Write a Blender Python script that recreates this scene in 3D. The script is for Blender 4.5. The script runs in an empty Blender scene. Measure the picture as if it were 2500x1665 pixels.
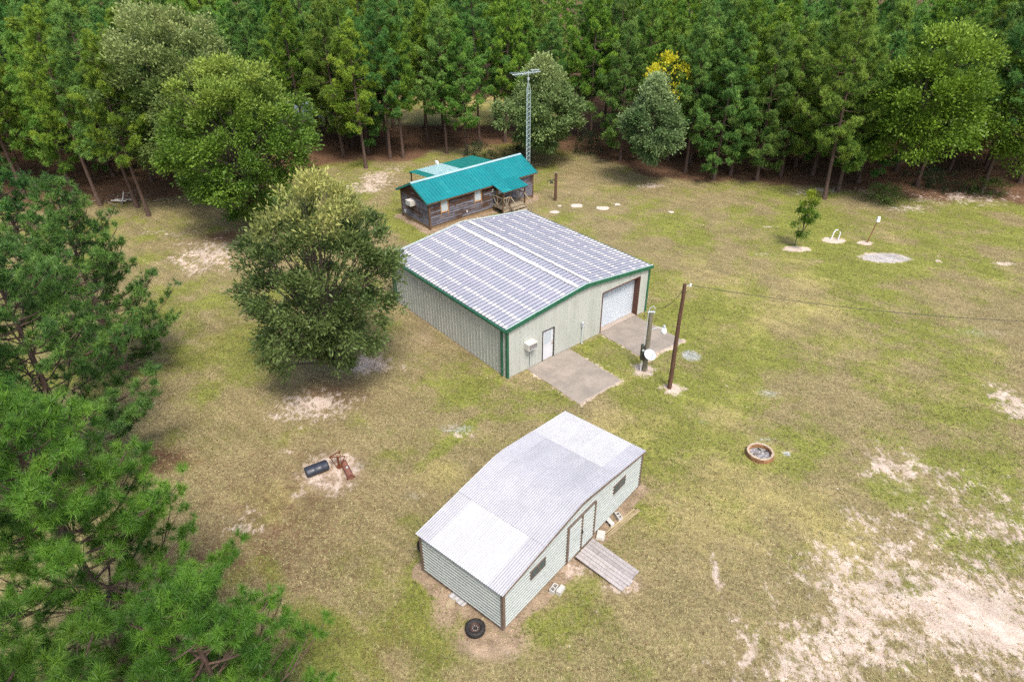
import bpy, math, random
import numpy as np
from mathutils import Matrix, Vector, Euler

R = math.radians
scene = bpy.context.scene
COL = scene.collection

# ------------------------------------------------------------------ camera, sky, sun, exposure
CAM_H, CAM_F, CAM_PITCH, CAM_ROLL = 22.589, 1652.16, R(32.6536), R(-0.3383)
cd = bpy.data.cameras.new('camera')
cam = bpy.data.objects.new('camera', cd); COL.objects.link(cam)
cd.sensor_width = 36.0; cd.lens = CAM_F / 2500 * 36.0; cd.clip_start = 0.1; cd.clip_end = 2000
cam.matrix_world = Matrix.Translation((0, 0, CAM_H)) @ Matrix.Rotation(math.pi/2 - CAM_PITCH, 4, 'X') @ Matrix.Rotation(CAM_ROLL, 4, 'Z')
scene.camera = cam

SUN_EL, SUN_AZ = R(60), R(158)          # azimuth measured from +Y towards +X
w = bpy.data.worlds.new('World'); scene.world = w; w.use_nodes = True
nt = w.node_tree; nt.nodes.clear()
sky = nt.nodes.new('ShaderNodeTexSky'); sky.sky_type = 'NISHITA'; sky.sun_disc = False
sky.sun_elevation = SUN_EL; sky.sun_rotation = SUN_AZ
sky.air_density = 1.0; sky.dust_density = 4.0; sky.ozone_density = 1.0
bg = nt.nodes.new('ShaderNodeBackground'); bg.inputs[1].default_value = 0.115
wo = nt.nodes.new('ShaderNodeOutputWorld')
nt.links.new(sky.outputs[0], bg.inputs[0]); nt.links.new(bg.outputs[0], wo.inputs[0])
sl = bpy.data.lights.new('sun', 'SUN'); sl.energy = 1.5; sl.angle = R(14); sl.color = (1.0, .95, .88)
so = bpy.data.objects.new('sun', sl); COL.objects.link(so)
sd = Vector((math.sin(SUN_AZ)*math.cos(SUN_EL), math.cos(SUN_AZ)*math.cos(SUN_EL), math.sin(SUN_EL)))
so.rotation_euler = sd.to_track_quat('Z', 'Y').to_euler()
vs = scene.view_settings
vs.view_transform = 'Standard'; vs.look = 'None'; vs.exposure = 1.3; vs.gamma = 1.0; vs.use_curve_mapping = False
cy = scene.cycles
cy.use_denoising = False
cy.max_bounces = 6; cy.diffuse_bounces = 3; cy.glossy_bounces = 2; cy.transmission_bounces = 4; cy.transparent_max_bounces = 4
cy.caustics_reflective = False; cy.caustics_refractive = False

# ------------------------------------------------------------------ survey helper: where on the ground a surveyed sight line lands
_c, _s = math.cos(CAM_PITCH), math.sin(CAM_PITCH)
_fw = np.array([0, _c, -_s]); _up = np.array([0, _s, _c]); _rt = np.array([1., 0, 0])
_r2 = _rt*math.cos(CAM_ROLL) + _up*math.sin(CAM_ROLL); _u2 = -_rt*math.sin(CAM_ROLL) + _up*math.cos(CAM_ROLL)
def G(px, py, z=0.0):
    d = _fw + _r2*(px-1250)/CAM_F - _u2*(py-832.5)/CAM_F
    return np.array([0, 0, CAM_H]) + d*((z-CAM_H)/d[2])
def Gd(px, py): return G(px*1.0617, py*1.0617)

# ------------------------------------------------------------------ materials
MATS = {}
def new_mat(name):
    m = bpy.data.materials.new(name); m.use_nodes = True
    MATS[name] = m
    return m, m.node_tree.nodes, m.node_tree.links
def nd(ns, t, **k):
    n = ns.new(t)
    for a, v in k.items(): setattr(n, a, v)
    return n
def mix(ns, ls, f, a, b, mode='MIX'):
    n = ns.new('ShaderNodeMix'); n.data_type = 'RGBA'; n.blend_type = mode
    for i, v in ((0, f), (6, a), (7, b)):
        if hasattr(v, 'links') or hasattr(v, 'is_linked'): ls.new(v, n.inputs[i])
        else: n.inputs[i].default_value = v if i == 0 else (*v[:3], 1)
    return n.outputs[2]
def ramp(ns, ls, f, p0, p1, v0=0.0, v1=1.0):
    n = ns.new('ShaderNodeMapRange'); n.interpolation_type = 'SMOOTHSTEP'
    ls.new(f, n.inputs[0]); n.inputs[1].default_value = p0; n.inputs[2].default_value = p1
    n.inputs[3].default_value = v0; n.inputs[4].default_value = v1
    return n.outputs[0]
def math_n(ns, ls, op, a, b=None, c=None):
    n = ns.new('ShaderNodeMath'); n.operation = op
    for i, v in enumerate((a, b, c)):
        if v is None: continue
        if hasattr(v, 'is_linked'): ls.new(v, n.inputs[i])
        else: n.inputs[i].default_value = v
    return n.outputs[0]
def noise(ns, ls, co, scale, detail=4, rough=.55, stretch=None):
    if stretch:
        mp = ns.new('ShaderNodeMapping'); mp.inputs['Scale'].default_value = stretch
        ls.new(co, mp.inputs[0]); co = mp.outputs[0]
    n = ns.new('ShaderNodeTexNoise'); n.inputs['Scale'].default_value = scale
    n.inputs['Detail'].default_value = detail; n.inputs['Roughness'].default_value = rough
    ls.new(co, n.inputs['Vector'])
    return n.outputs['Fac']
def bump(ns, ls, h, strength, dist, bsdf):
    b = ns.new('ShaderNodeBump'); b.inputs['Strength'].default_value = strength; b.inputs['Distance'].default_value = dist
    ls.new(h, b.inputs['Height']); ls.new(b.outputs[0], bsdf.inputs['Normal'])
def surf(name, c1, c2=None, scale=3.0, rough=.6, metal=0.0, spec=.4, stretch=None, dirt=None, dirt_amt=.5, dirt_scale=1.2, bmp=0.0, bscale=40, rnd=0.0, dirt_stretch=None):
    """one surface: two tones mixed by noise, optional dirt patches of a third tone, optional change from piece to piece"""
    m, ns, ls = new_mat(name)
    b = ns['Principled BSDF']; tc = ns.new('ShaderNodeTexCoord'); co = tc.outputs['Object']
    oi = ns.new('ShaderNodeObjectInfo')
    va = ns.new('ShaderNodeVectorMath'); va.operation = 'ADD'
    ls.new(co, va.inputs[0])
    sc = ns.new('ShaderNodeVectorMath'); sc.operation = 'SCALE'; sc.inputs[3].default_value = 37.0
    cb = ns.new('ShaderNodeCombineXYZ'); ls.new(oi.outputs['Random'], cb.inputs[0]); ls.new(oi.outputs['Random'], cb.inputs[1])
    ls.new(cb.outputs[0], sc.inputs[0]); ls.new(sc.outputs[0], va.inputs[1]); co = va.outputs[0]
    c2 = c2 or tuple(x*.8 for x in c1)
    f = noise(ns, ls, co, scale, 5, .6, stretch)
    col = mix(ns, ls, ramp(ns, ls, f, .32, .68), c1, c2)
    if dirt:
        f2 = noise(ns, ls, co, dirt_scale, 6, .65, dirt_stretch)
        col = mix(ns, ls, ramp(ns, ls, f2, .52, .72, 0, dirt_amt), col, dirt)
    if rnd:
        h = ns.new('ShaderNodeHueSaturation'); ls.new(col, h.inputs['Color'])
        v = ns.new('ShaderNodeMapRange'); ls.new(oi.outputs['Random'], v.inputs[0]); v.inputs[3].default_value = 1-rnd; v.inputs[4].default_value = 1+rnd
        ls.new(v.outputs[0], h.inputs['Value']); col = h.outputs[0]
    ls.new(col, b.inputs['Base Color'])
    b.inputs['Metallic'].default_value = metal; b.inputs['Specular IOR Level'].default_value = spec
    fr = noise(ns, ls, co, scale*3, 3)
    ls.new(ramp(ns, ls, fr, .2, .8, max(.05, rough-.1), min(1, rough+.1)), b.inputs['Roughness'])
    if bmp: bump(ns, ls, noise(ns, ls, co, bscale, 4, .6, stretch), bmp, .02, b)
    return m

surf('steel_wall', (.38, .40, .36), (.44, .45, .41), 1.5, .5, 0, .4, (1, 1, .25), (.33, .32, .27), .35, .9)
surf('green_trim', (.012, .085, .045), (.02, .12, .065), 3, .4, 0, .5, None, (.12, .2, .15), .25, 2)
surf('roof_steel', (.325, .335, .375), (.37, .378, .415), .7, .38, .1, .5, None, (.50, .42, .50), .35, .5)
surf('roof_rib', (.12, .12, .165), (.17, .17, .215), 2, .45, .1, .5)  # darker than the pan: rib shade and dirt both put into the colour
surf('white_coat', (.62, .605, .57), (.57, .55, .50), 4, .6, 0, .3, None, (.75, .66, .55), .5, 2.5)
surf('eave_frame', (.46, .53, .51), (.40, .48, .46), 3, .5)
surf('roller_steel', (.40, .44, .48), (.45, .48, .51), 1.5, .4, .0, .5)
surf('jamb_brown', (.085, .035, .022), (.12, .05, .03), 4, .6)
surf('white_paint', (.54, .55, .58), (.60, .60, .62), 3, .5, 0, .4, None, (.55, .52, .46), .3, 3)
surf('black_rubber', (.016, .015, .016), (.03, .027, .026), 8, .75, 0, .3, None, (.09, .075, .06), .35, 5, .15, 30)
surf('wheel_steel', (.045, .03, .028), (.09, .05, .035), 12, .6, .2)
surf('dark_gap', (.02, .018, .016), (.03, .026, .022), 5, .9)
surf('hardware_brass', (.42, .30, .10), (.5, .38, .16), 10, .4, .6)
surf('grey_box', (.36, .39, .41), (.44, .46, .47), 5, .5)
surf('appliance', (.58, .56, .51), (.52, .50, .45), 4, .5, 0, .4, None, (.4, .34, .26), .4, 6)
surf('grille_dark', (.06, .03, .026), (.10, .055, .045), 20, .6)
surf('concrete', (.28, .24, .20), (.21, .185, .155), 1.1, .85, 0, .25, None, (.33, .275, .23), .8, .5, .3, 60)
surf('concrete_block', (.43, .41, .38), (.50, .48, .44), 9, .9, 0, .2, None, (.3, .27, .22), .5, 6, .4, 60)
surf('concrete_edge', (.38, .32, .27), (.31, .26, .22), 2.5, .9, 0, .2, None, (.36, .31, .26), .6, 2)
surf('shed_wall', (.315, .345, .325), (.365, .39, .372), 1.2, .45, .05, .5, (1, 1, 3), (.38, .42, .37), .4, 1.1)
surf('shed_trim', (.12, .085, .065), (.18, .13, .10), 5, .6, 0, .3, None, (.26, .22, .18), .5, 8)
surf('sheet_lavender', (.335, .335, .352), (.38, .378, .396), .9, .45, .1, .5, None, (.44, .42, .50), .35, 1.5, 0, 40, .05, (.15, 2.5, 1))
surf('sheet_white', (.405, .405, .41), (.455, .45, .445), .9, .5, .05, .5, None, (.58, .58, .62), .45, 2.0, 0, 40, .03, (.25, 4, 1))
surf('ramp_plank', (.27, .248, .238), (.37, .342, .33), 5, .9, 0, .2, (.25, 6, 6), (.16, .12, .10), .6, 1.6, .4, 25, .14)
surf('lumber', (.26, .205, .11), (.36, .29, .17), 5, .9, 0, .2, (.2, 6, 6), (.12, .09, .05), .6, 2, .3, 25, .2)
surf('skid_wood', (.30, .21, .10), (.38, .28, .15), 4, .9, 0, .2, (.3, 5, 5), (.1, .07, .05), .6, 1.5)
surf('teal_roof', (.004, .155, .168), (.006, .178, .19), .8, .35, .0, .5, None, (.03, .27, .26), .4, .6, 0, 40, .05)
surf('teal_panel', (.012, .16, .145), (.016, .18, .16), .8, .4, .0, .5)  # slightly greener teal of the barge trim and lean-to sheets
surf('clear_panel', (.26, .42, .43), (.32, .47, .48), 2, .35, .0, .5)
surf('ridge_metal', (.26, .42, .44), (.34, .46, .50), 1.5, .35, .2, .5)
surf('cabin_frame', (.16, .095, .055), (.10, .065, .045), 4, .85, 0, .2, (1, 1, .3))
surf('cedar_trim', (.42, .24, .10), (.30, .16, .07), 4, .8, 0, .2, (1, 1, .3), (.07, .045, .03), .6, 3)
surf('deck_wood', (.34, .28, .19), (.26, .21, .15), 5, .9, 0, .2, None, (.16, .12, .09), .5, 2)
surf('window_white', (.72, .74, .76), (.66, .68, .70), 4, .4)
surf('cellar_wood', (.30, .215, .12), (.23, .16, .09), 2, .9, 0, .2, None, (.12, .08, .05), .5, 1.5)
surf('galvanised', (.52, .60, .62), (.62, .68, .69), 6, .4, .3, .5)
surf('galvanised_teal', (.30, .40, .40), (.38, .47, .47), 6, .4, .2, .5)
surf('creosote_pole', (.115, .062, .038), (.075, .042, .030), 6, .85, 0, .2, (6, 6, .25), (.22, .13, .085), .7, 2, .4, 40, 0, (4, 4, .5))
surf('grey_pole', (.20, .175, .125), (.13, .12, .085), 6, .9, 0, .2, (6, 6, .25), (.30, .26, .19), .7, 3, .4, 40, 0, (4, 4, .4))
surf('dish_paint', (.45, .48, .54), (.50, .53, .58), 3, .4)
surf('wire_black', (.02, .02, .02), (.03, .03, .03), 3, .6)
surf('tub_plastic', (.018, .022, .034), (.028, .034, .05), 3, .45, 0, .5, None, (.10, .07, .07), .35, 4)
surf('rust', (.15, .045, .02), (.08, .03, .017), 9, .85, 0, .2, None, (.32, .12, .05), .6, 5, .4, 40)
surf('rust_pale', (.22, .095, .07), (.16, .075, .06), 6, .8, 0, .2, None, (.40, .26, .10), .8, 2.2, .3, 40)
surf('pit_stone', (.30, .16, .075), (.22, .11, .055), 6, .9, 0, .2, None, (.38, .28, .18), .5, 5, .4, 30, .25)
surf('pit_cap', (.40, .34, .26), (.35, .28, .20), 8, .9, 0, .2, None, (.5, .32, .2), .4, 5, .3, 40, .1)
surf('ash', (.30, .30, .31), (.12, .11, .115), 9, .95, 0, .1, None, (.62, .60, .58), .7, 6, .6, 20)
surf('pale_stone', (.50, .455, .39), (.43, .38, .32), 4, .9, 0, .2, None, (.5, .43, .34), .5, 4, .4, 25)
surf('tan_stone', (.36, .29, .19), (.28, .22, .14), 5, .9, 0, .2, None, (.5, .42, .3), .4, 6, .4, 25)
surf('pine_bark', (.080, .052, .040), (.12, .085, .07), 5, .95, 0, .1, (4, 4, .7), (.16, .09, .06), .5, 2, .6, 20)
surf('oak_bark', (.075, .06, .045), (.12, .10, .08), 6, .95, 0, .1, (4, 4, .6), None, 0, 1, .5, 25)
surf('dead_branch', (.24, .20, .17), (.16, .13, .11), 6, .9, 0, .1)
surf('stake_green', (.02, .06, .03), (.03, .08, .04), 6, .6)
surf('weathered_stick', (.22, .11, .05), (.17, .085, .04), 6, .9)
surf('pvc_white', (.78, .78, .77), (.72, .72, .70), 6, .5)
surf('sign_dark', (.03, .035, .025), (.05, .05, .035), 6, .6)

def glass_mat():
    m, ns, ls = new_mat('window_glass'); b = ns['Principled BSDF']
    b.inputs['Base Color'].default_value = (.06, .08, .10, 1); b.inputs['Roughness'].default_value = .08; b.inputs['Specular IOR Level'].default_value = .8
    m, ns, ls = new_mat('window_blind'); b = ns['Principled BSDF']
    b.inputs['Base Color'].default_value = (.42, .47, .50, 1); b.inputs['Roughness'].default_value = .15; b.inputs['Specular IOR Level'].default_value = .6
glass_mat()
def cabin_board_mat():
    m, ns, ls = new_mat('cabin_board'); b = ns['Principled BSDF']
    tc = ns.new('ShaderNodeTexCoord'); oi = ns.new('ShaderNodeObjectInfo')
    va = ns.new('ShaderNodeVectorMath'); va.operation = 'ADD'; ls.new(tc.outputs['Object'], va.inputs[0])
    cb = ns.new('ShaderNodeCombineXYZ'); ls.new(math_n(ns, ls, 'MULTIPLY', oi.outputs['Random'], 60.0), cb.inputs[2]); ls.new(cb.outputs[0], va.inputs[1])
    co = va.outputs[0]
    streak = noise(ns, ls, co, 3, 6, .7, (.35, .35, 9))
    patch = noise(ns, ls, tc.outputs['Object'], .55, 4, .6)
    # weathering: grey where rain reaches, brown where the stain survives
    sep = ns.new('ShaderNodeSeparateXYZ'); ls.new(tc.outputs['Object'], sep.inputs[0])
    f = math_n(ns, ls, 'ADD', math_n(ns, ls, 'MULTIPLY', sep.outputs[2], .16), math_n(ns, ls, 'ADD', patch, math_n(ns, ls, 'MULTIPLY', oi.outputs['Random'], .3)))
    grey = mix(ns, ls, ramp(ns, ls, streak, .35, .65), (.040, .038, .047), (.225, .217, .25))
    brown = mix(ns, ls, ramp(ns, ls, streak, .35, .65), (.020, .012, .010), (.11, .058, .034))
    ls.new(mix(ns, ls, ramp(ns, ls, f, .78, 1.06), grey, brown), b.inputs['Base Color'])
    b.inputs['Roughness'].default_value = .85; b.inputs['Specular IOR Level'].default_value = .25
    bump(ns, ls, streak, .4, .02, b)
cabin_board_mat()
def leaf_mat(name, transl=.3, rough=.5, hue=.02, val=.18, spec=.25):
    m, ns, ls = new_mat(name); b = ns['Principled BSDF']; out = ns['Material Output']
    at = ns.new('ShaderNodeAttribute'); at.attribute_name = 'tint'
    oi = ns.new('ShaderNodeObjectInfo')
    h = ns.new('ShaderNodeHueSaturation'); ls.new(at.outputs['Color'], h.inputs['Color'])
    a = ns.new('ShaderNodeMapRange'); ls.new(oi.outputs['Random'], a.inputs[0]); a.inputs[3].default_value = .5-hue; a.inputs[4].default_value = .5+hue; ls.new(a.outputs[0], h.inputs['Hue'])
    fr = math_n(ns, ls, 'FRACT', math_n(ns, ls, 'MULTIPLY', oi.outputs['Random'], 17.3))
    a = ns.new('ShaderNodeMapRange'); ls.new(fr, a.inputs[0]); a.inputs[3].default_value = 1-val; a.inputs[4].default_value = 1+val; ls.new(a.outputs[0], h.inputs['Value'])
    ls.new(h.outputs[0], b.inputs['Base Color']); b.inputs['Roughness'].default_value = rough; b.inputs['Specular IOR Level'].default_value = spec
    t = ns.new('ShaderNodeBsdfTranslucent'); ls.new(h.outputs[0], t.inputs['Color'])
    mx = ns.new('ShaderNodeMixShader'); mx.inputs[0].default_value = transl
    ls.new(b.outputs[0], mx.inputs[1]); ls.new(t.outputs[0], mx.inputs[2]); ls.new(mx.outputs[0], out.inputs['Surface'])
leaf_mat('pine_needles', .30, .5, .018, .16)
leaf_mat('near_needles', .22, .42, .01, .08)
leaf_mat('oak_leaves', .36, .45, .0, .0)
leaf_mat('grass_blades', .30, .7, .0, .0, .1)

# ------------------------------------------------------------------ mesh helpers
class MB:
    """collects shapes in a thing's own coordinates and links them as one mesh object"""
    def __init__(s): s.v = []; s.f = []; s.m = []; s.mi = 0
    def add(s, V, F):
        o = len(s.v); s.v += [tuple(map(float, p)) for p in V]
        s.f += [tuple(i+o for i in f) for f in F]; s.m += [s.mi]*len(F); return s
    def box(s, x0, x1, y0, y1, z0, z1, top=0.0):
        t = top
        V = [(x0,y0,z0),(x1,y0,z0),(x1,y1,z0),(x0,y1,z0),(x0+t,y0+t,z1),(x1-t,y0+t,z1),(x1-t,y1-t,z1),(x0+t,y1-t,z1)]
        return s.add(V, [(3,2,1,0),(4,5,6,7),(0,1,5,4),(1,2,6,5),(2,3,7,6),(3,0,4,7)])
    def hexa(s, b, t):
        return s.add(list(b)+list(t), [(3,2,1,0),(4,5,6,7),(0,1,5,4),(1,2,6,5),(2,3,7,6),(3,0,4,7)])
    def bar(s, p, q, w, h=None, up=(0,0,1)):
        p, q = Vector(p), Vector(q); d = (q-p).normalized(); h = h or w
        u = Vector(up)
        if abs(d.dot(u)) > .95: u = Vector((1,0,0))
        a = d.cross(u).normalized()*w/2; b = a.cross(d).normalized()*h/2
        return s.hexa([p-a-b, p+a-b, p+a+b, p-a+b], [q-a-b, q+a-b, q+a+b, q-a+b])
    def tube(s, pts, rs, n=8, cap=True):
        pts = [Vector(p) for p in pts]
        if not hasattr(rs, '__len__'): rs = [rs]*len(pts)
        V = []; F = []; prev = None
        for i, p in enumerate(pts):
            d = (pts[min(i+1, len(pts)-1)] - pts[max(i-1, 0)]).normalized()
            a = prev if prev is not None else (Vector((0,0,1)) if abs(d.z) < .9 else Vector((1,0,0)))
            a = (a - d*a.dot(d)).normalized(); prev = a; b = d.cross(a)
            for k in range(n):
                t = 2*math.pi*k/n; V.append(p + (a*math.cos(t)+b*math.sin(t))*rs[i])
        for i in range(len(pts)-1):
            for k in range(n): F.append((i*n+k, i*n+(k+1)%n, (i+1)*n+(k+1)%n, (i+1)*n+k))
        if cap: F += [tuple(range(n-1,-1,-1)), tuple((len(pts)-1)*n+k for k in range(n))]
        return s.add(V, F)
    def lathe(s, prof, n=24, c=(0,0,0), axis='Z'):
        V = []; F = []
        for r, z in prof:
            for k in range(n):
                t = 2*math.pi*k/n; x, y = r*math.cos(t), r*math.sin(t)
                p = (x, y, z) if axis == 'Z' else ((z, x, y) if axis == 'X' else (x, z, y))
                V.append((p[0]+c[0], p[1]+c[1], p[2]+c[2]))
        for i in range(len(prof)-1):
            for k in range(n): F.append((i*n+k, i*n+(k+1)%n, (i+1)*n+(k+1)%n, (i+1)*n+k))
        return s.add(V, F)
    def strip(s, A, B):
        n = len(A); return s.add(list(A)+list(B), [(i, i+1, n+i+1, n+i) for i in range(n-1)])
    def build(s, name, mat, parent=None, smooth=False, loc=None, rotz=None):
        me = bpy.data.meshes.new(name); me.from_pydata(s.v, [], s.f); me.update()
        mats = mat if isinstance(mat, (list, tuple)) else [mat]
        for m in mats: me.materials.append(MATS[m])
        if len(mats) > 1: me.polygons.foreach_set('material_index', s.m)
        if smooth: me.polygons.foreach_set('use_smooth', [True]*len(me.polygons))
        o = bpy.data.objects.new(name, me); COL.objects.link(o)
        if parent: o.parent = parent
        if loc is not None: o.location = loc
        if rotz is not None: o.rotation_euler = (0, 0, rotz)
        return o
def tag(o, label=None, cat=None, group=None, kind=None):
    if label: o['label'] = label
    if cat: o['category'] = cat
    if group: o['group'] = group
    if kind: o['kind'] = kind
    return o
def thing(name, label, cat, loc=(0,0,0), rotz=0, group=None):
    o = bpy.data.objects.new(name, None); COL.objects.link(o); o.empty_display_size = .3
    o.location = loc; o.rotation_euler = (0, 0, rotz)
    return tag(o, label, cat, group)
def np_mesh(name, V, k, tint, mat):
    """V: consecutive corner points, k per face"""
    n = len(V); m = n//k
    me = bpy.data.meshes.new(name)
    me.vertices.add(n); me.vertices.foreach_set('co', np.ascontiguousarray(V, np.float32).ravel())
    me.loops.add(n); me.loops.foreach_set('vertex_index', np.arange(n, dtype=np.int32))
    me.polygons.add(m); me.polygons.foreach_set('loop_start', np.arange(0, n, k, dtype=np.int32))
    me.update(calc_edges=True)
    at = me.attributes.new('tint', 'FLOAT_COLOR', 'POINT')
    c = np.ones((n, 4), np.float32); c[:, :3] = tint; at.data.foreach_set('color', c.ravel())
    me.materials.append(MATS[mat]); return me
def unit(a): return a/np.maximum(np.linalg.norm(a, axis=-1, keepdims=True), 1e-9)

# value noise in metres, used for where the lawn is green, dry or bare
_lat = np.random.RandomState(5).rand(256, 256)
def vnoise(x, y, cell, off=0):
    x = x/cell + 13.7*off + 40; y = y/cell + 7.3*off + 40
    i = np.floor(x).astype(int); j = np.floor(y).astype(int); u = x-i; v = y-j
    u = u*u*(3-2*u); v = v*v*(3-2*v); g = lambda a, b: _lat[a % 256, b % 256]
    return (g(i,j)*(1-u)+g(i+1,j)*u)*(1-v)+(g(i,j+1)*(1-u)+g(i+1,j+1)*u)*v
def fnoise(x, y, cell, off=0): return (vnoise(x,y,cell,off)*.55+vnoise(x,y,cell*.47,off+3)*.3+vnoise(x,y,cell*.21,off+7)*.15)

# ------------------------------------------------------------------ the ground and what grows or lies bare on it
A_LOC, A_ROT, A_W, A_L, A_H, A_HR = (-.269, 31.283), R(39.72), 11.83, 12.06, 3.33, 4.02
B_LOC, B_ROT, B_W, B_L, B_H, B_HR, B_Z = (-.378, 15.268), R(49.92), 9.53, 4.20, 2.32, 3.04, .25
C_LOC, C_ROT, C_W, C_L, C_Z = (-6.718, 52.361), R(39.97), 11.32, 4.17, .15
def to_local(x, y, loc, rot):
    dx, dy = x-loc[0], y-loc[1]; c, s = math.cos(rot), math.sin(rot); return dx*c+dy*s, -dx*s+dy*c
def to_world(u, v, loc, rot):
    c, s = math.cos(rot), math.sin(rot); return loc[0]+u*c-v*s, loc[1]+u*s+v*c
def box_dist(x, y, loc, rot, W, L):
    u, v = to_local(x, y, loc, rot)
    return np.hypot(np.maximum(np.maximum(-u, u-W), 0), np.maximum(np.maximum(-v, v-L), 0))
def blob(x, y, px, py, rx, ry, soft=.5, st=1.0):
    """patch centred where (px,py) was surveyed; radii given the same way"""
    c = Gd(px, py); wx = abs(Gd(px+rx, py)[0]-c[0]); wy = abs(Gd(px, py-ry)[1]-Gd(px, py+ry)[1])/2
    d = np.hypot((x-c[0])/wx, (y-c[1])/wy)
    return st*np.clip((1+soft-d)/(2*soft), 0, 1)
SAND = [(2035,593,66,13,.3,.8),(2190,1400,360,230,.9,.80),(2300,1220,180,170,.9,.66),(2060,1320,170,140,.9,.62),(1920,1490,230,150,.9,.70),(2080,1510,260,100,.9,.72),(2220,1130,150,70,.9,.50),(2330,930,60,60,.7,.6),(2060,1070,140,60,.8,.54),
        (1630,1540,90,40,.6,.35),(1770,1450,22,80,.5,.45),
        (1548,895,38,16,.7,.85),(1480,852,32,18,.7,.75),(835,840,85,28,.7,.68),(730,930,130,45,.8,.56),(905,850,60,22,.8,.4),(760,1090,88,62,.5,.56),(700,1140,45,25,.7,.5),
        (480,590,160,50,.9,.62),(400,535,130,25,.8,.45),(860,420,90,32,.8,.66),(900,395,60,20,.7,.45),(2200,455,190,24,.9,.58),(1900,440,200,12,.9,.5),(2100,480,90,14,.9,.56),
        (1490,428,42,7,.5,.7),(1832,573,34,7,.3,1.0),(1915,553,28,7,.3,1.0),(1990,559,18,5,.3,.95),(1770,522,40,6,.8,.6),(1760,585,40,5,.8,.45),(2160,601,10,4,.4,.9),(2310,606,40,6,.6,.55),
        (590,1215,50,22,.7,.5),(560,1200,70,50,.8,.52),(1180,1515,60,22,.7,.5),(1430,1350,55,24,.6,.7),(1320,1300,70,40,.6,.5),(1070,1000,40,12,.7,.5),(660,1040,20,12,.6,.5),(1330,445,120,10,.8,.3),
        (1180,590,60,20,.7,.2),(2340,1290,60,120,.6,.4),(1240,375,90,16,.8,.42),(1100,360,120,10,.8,.3)]
GREEN = [(430,760,120,120,.9,.28),(640,1010,200,80,.9,.25),(1900,620,600,170,.9,.62),(2250,900,160,120,.9,.4),(1650,700,160,120,.9,.35),(560,780,75,22,.6,.9),(985,1330,40,60,.6,.8),(985,1250,30,30,.6,.7),(1180,915,130,32,.6,.75),(1090,890,60,24,.7,.5),(1430,850,60,40,.6,.65),(1400,780,40,10,.6,.5),(1560,860,30,30,.6,.4),(1230,1440,60,40,.7,.45),
         (2230,835,60,25,.7,.7),(1420,460,130,38,.7,.55),(1900,510,330,40,.8,.55),(2120,575,140,30,.7,.6),(1700,560,200,60,.8,.3),(2150,670,250,60,.8,.35),(2300,1070,70,40,.7,.5),(1720,930,70,30,.6,.5),(1990,700,50,14,.6,.6),
         (940,470,40,60,.7,.6),(960,540,40,20,.6,.7),(450,850,60,60,.8,.45),(400,700,80,30,.7,.4),(200,420,150,40,.8,.8),(1560,600,80,70,.8,.3),(830,300,220,26,.8,.8),(560,1330,30,30,.6,.5),(1000,1420,30,40,.6,.6),(2080,620,130,8,.6,.5)]
STRAW = [(1620,1150,160,130,.7,.7),(1850,1210,180,80,.8,.45),(980,1080,120,55,.7,.55),(1430,980,110,40,.7,.55),(1800,700,400,110,.8,.35),(1270,1010,150,50,.8,.35),(830,310,220,24,.8,.7),(1650,960,60,40,.7,.5),(1750,1030,60,30,.6,.6)]
LITTER = [(620,1230,330,330,1,.56),(560,760,260,130,1,.42),(900,1480,260,160,1,.44),(760,905,120,50,.8,.62),(1050,1010,200,90,1,.28),(420,1500,200,200,1,.6),(1500,1450,200,130,1,.24),(500,1290,110,70,.7,.7),(300,1060,170,40,.7,.85),(740,905,60,26,.7,.5),(520,545,70,18,.7,.7),(720,1250,160,150,.9,.38),(820,1420,160,120,.9,.33),(420,560,120,30,.8,.35),(560,640,110,30,.8,.28),(1000,780,60,60,.8,.4),(1080,800,70,60,.8,.35)]
GRAVEL = [(2035,593,66,13,.3,.66),(1772,905,38,15,.9,.62),(1590,818,28,16,.4,.75),(1048,985,55,18,.7,.6),(955,1140,50,18,.7,.5),(1080,1060,40,30,.8,.4),(2260,765,120,26,.8,.5),(1760,1012,45,12,.7,.5),(1810,1043,14,6,.4,.8),(1000,1095,70,10,.8,.42),(2060,790,90,12,.9,.4),(820,1075,25,22,.7,.5),(1620,970,30,12,.7,.45),(1700,920,120,60,1,.25)]
DIRT = [(765,1085,80,52,.5,.75),(1130,1470,100,50,.6,.9),(1030,1400,50,70,.6,.7),(1300,1300,90,60,.7,.6),(1430,1340,70,34,.6,.6),(760,1090,95,66,.4,.45),(1640,1350,60,200,.9,.2),(2060,1120,120,60,.8,.4),(1230,960,40,12,.7,.3),(980,770,70,50,.8,.5),(1015,800,60,40,.8,.3),(1330,420,80,20,.8,.4)]
TRACKS = [((1640,1270),(1654,1370),(1691,1421),(1740,1500)), ((1745,1310),(1775,1387),(1792,1478),(1800,1568)), ((1790,1380),(1765,1421),(1731,1488),(1690,1568)), ((1900,1300),(1935,1420),(1950,1568)), ((2080,1290),(2120,1420),(2130,1568))]
RUTS = [((700,1380),(780,1450),(880,1568)), ((600,1290),(690,1400),(790,1568)), ((520,1500),(620,1568)), ((960,1080),(1100,960),(1330,960))]
def near_line(x, y, pts, wd):
    P = [Gd(*p)[:2] for p in pts]; d = np.full_like(x, 99.)
    for a, b in zip(P, P[1:]):
        ab = b-a; t = np.clip(((x-a[0])*ab[0]+(y-a[1])*ab[1])/(ab @ ab), 0, 1); d = np.minimum(d, np.hypot(x-a[0]-t*ab[0], y-a[1]-t*ab[1]))
    return np.clip(1.4-d/wd, 0, 1)
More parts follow.
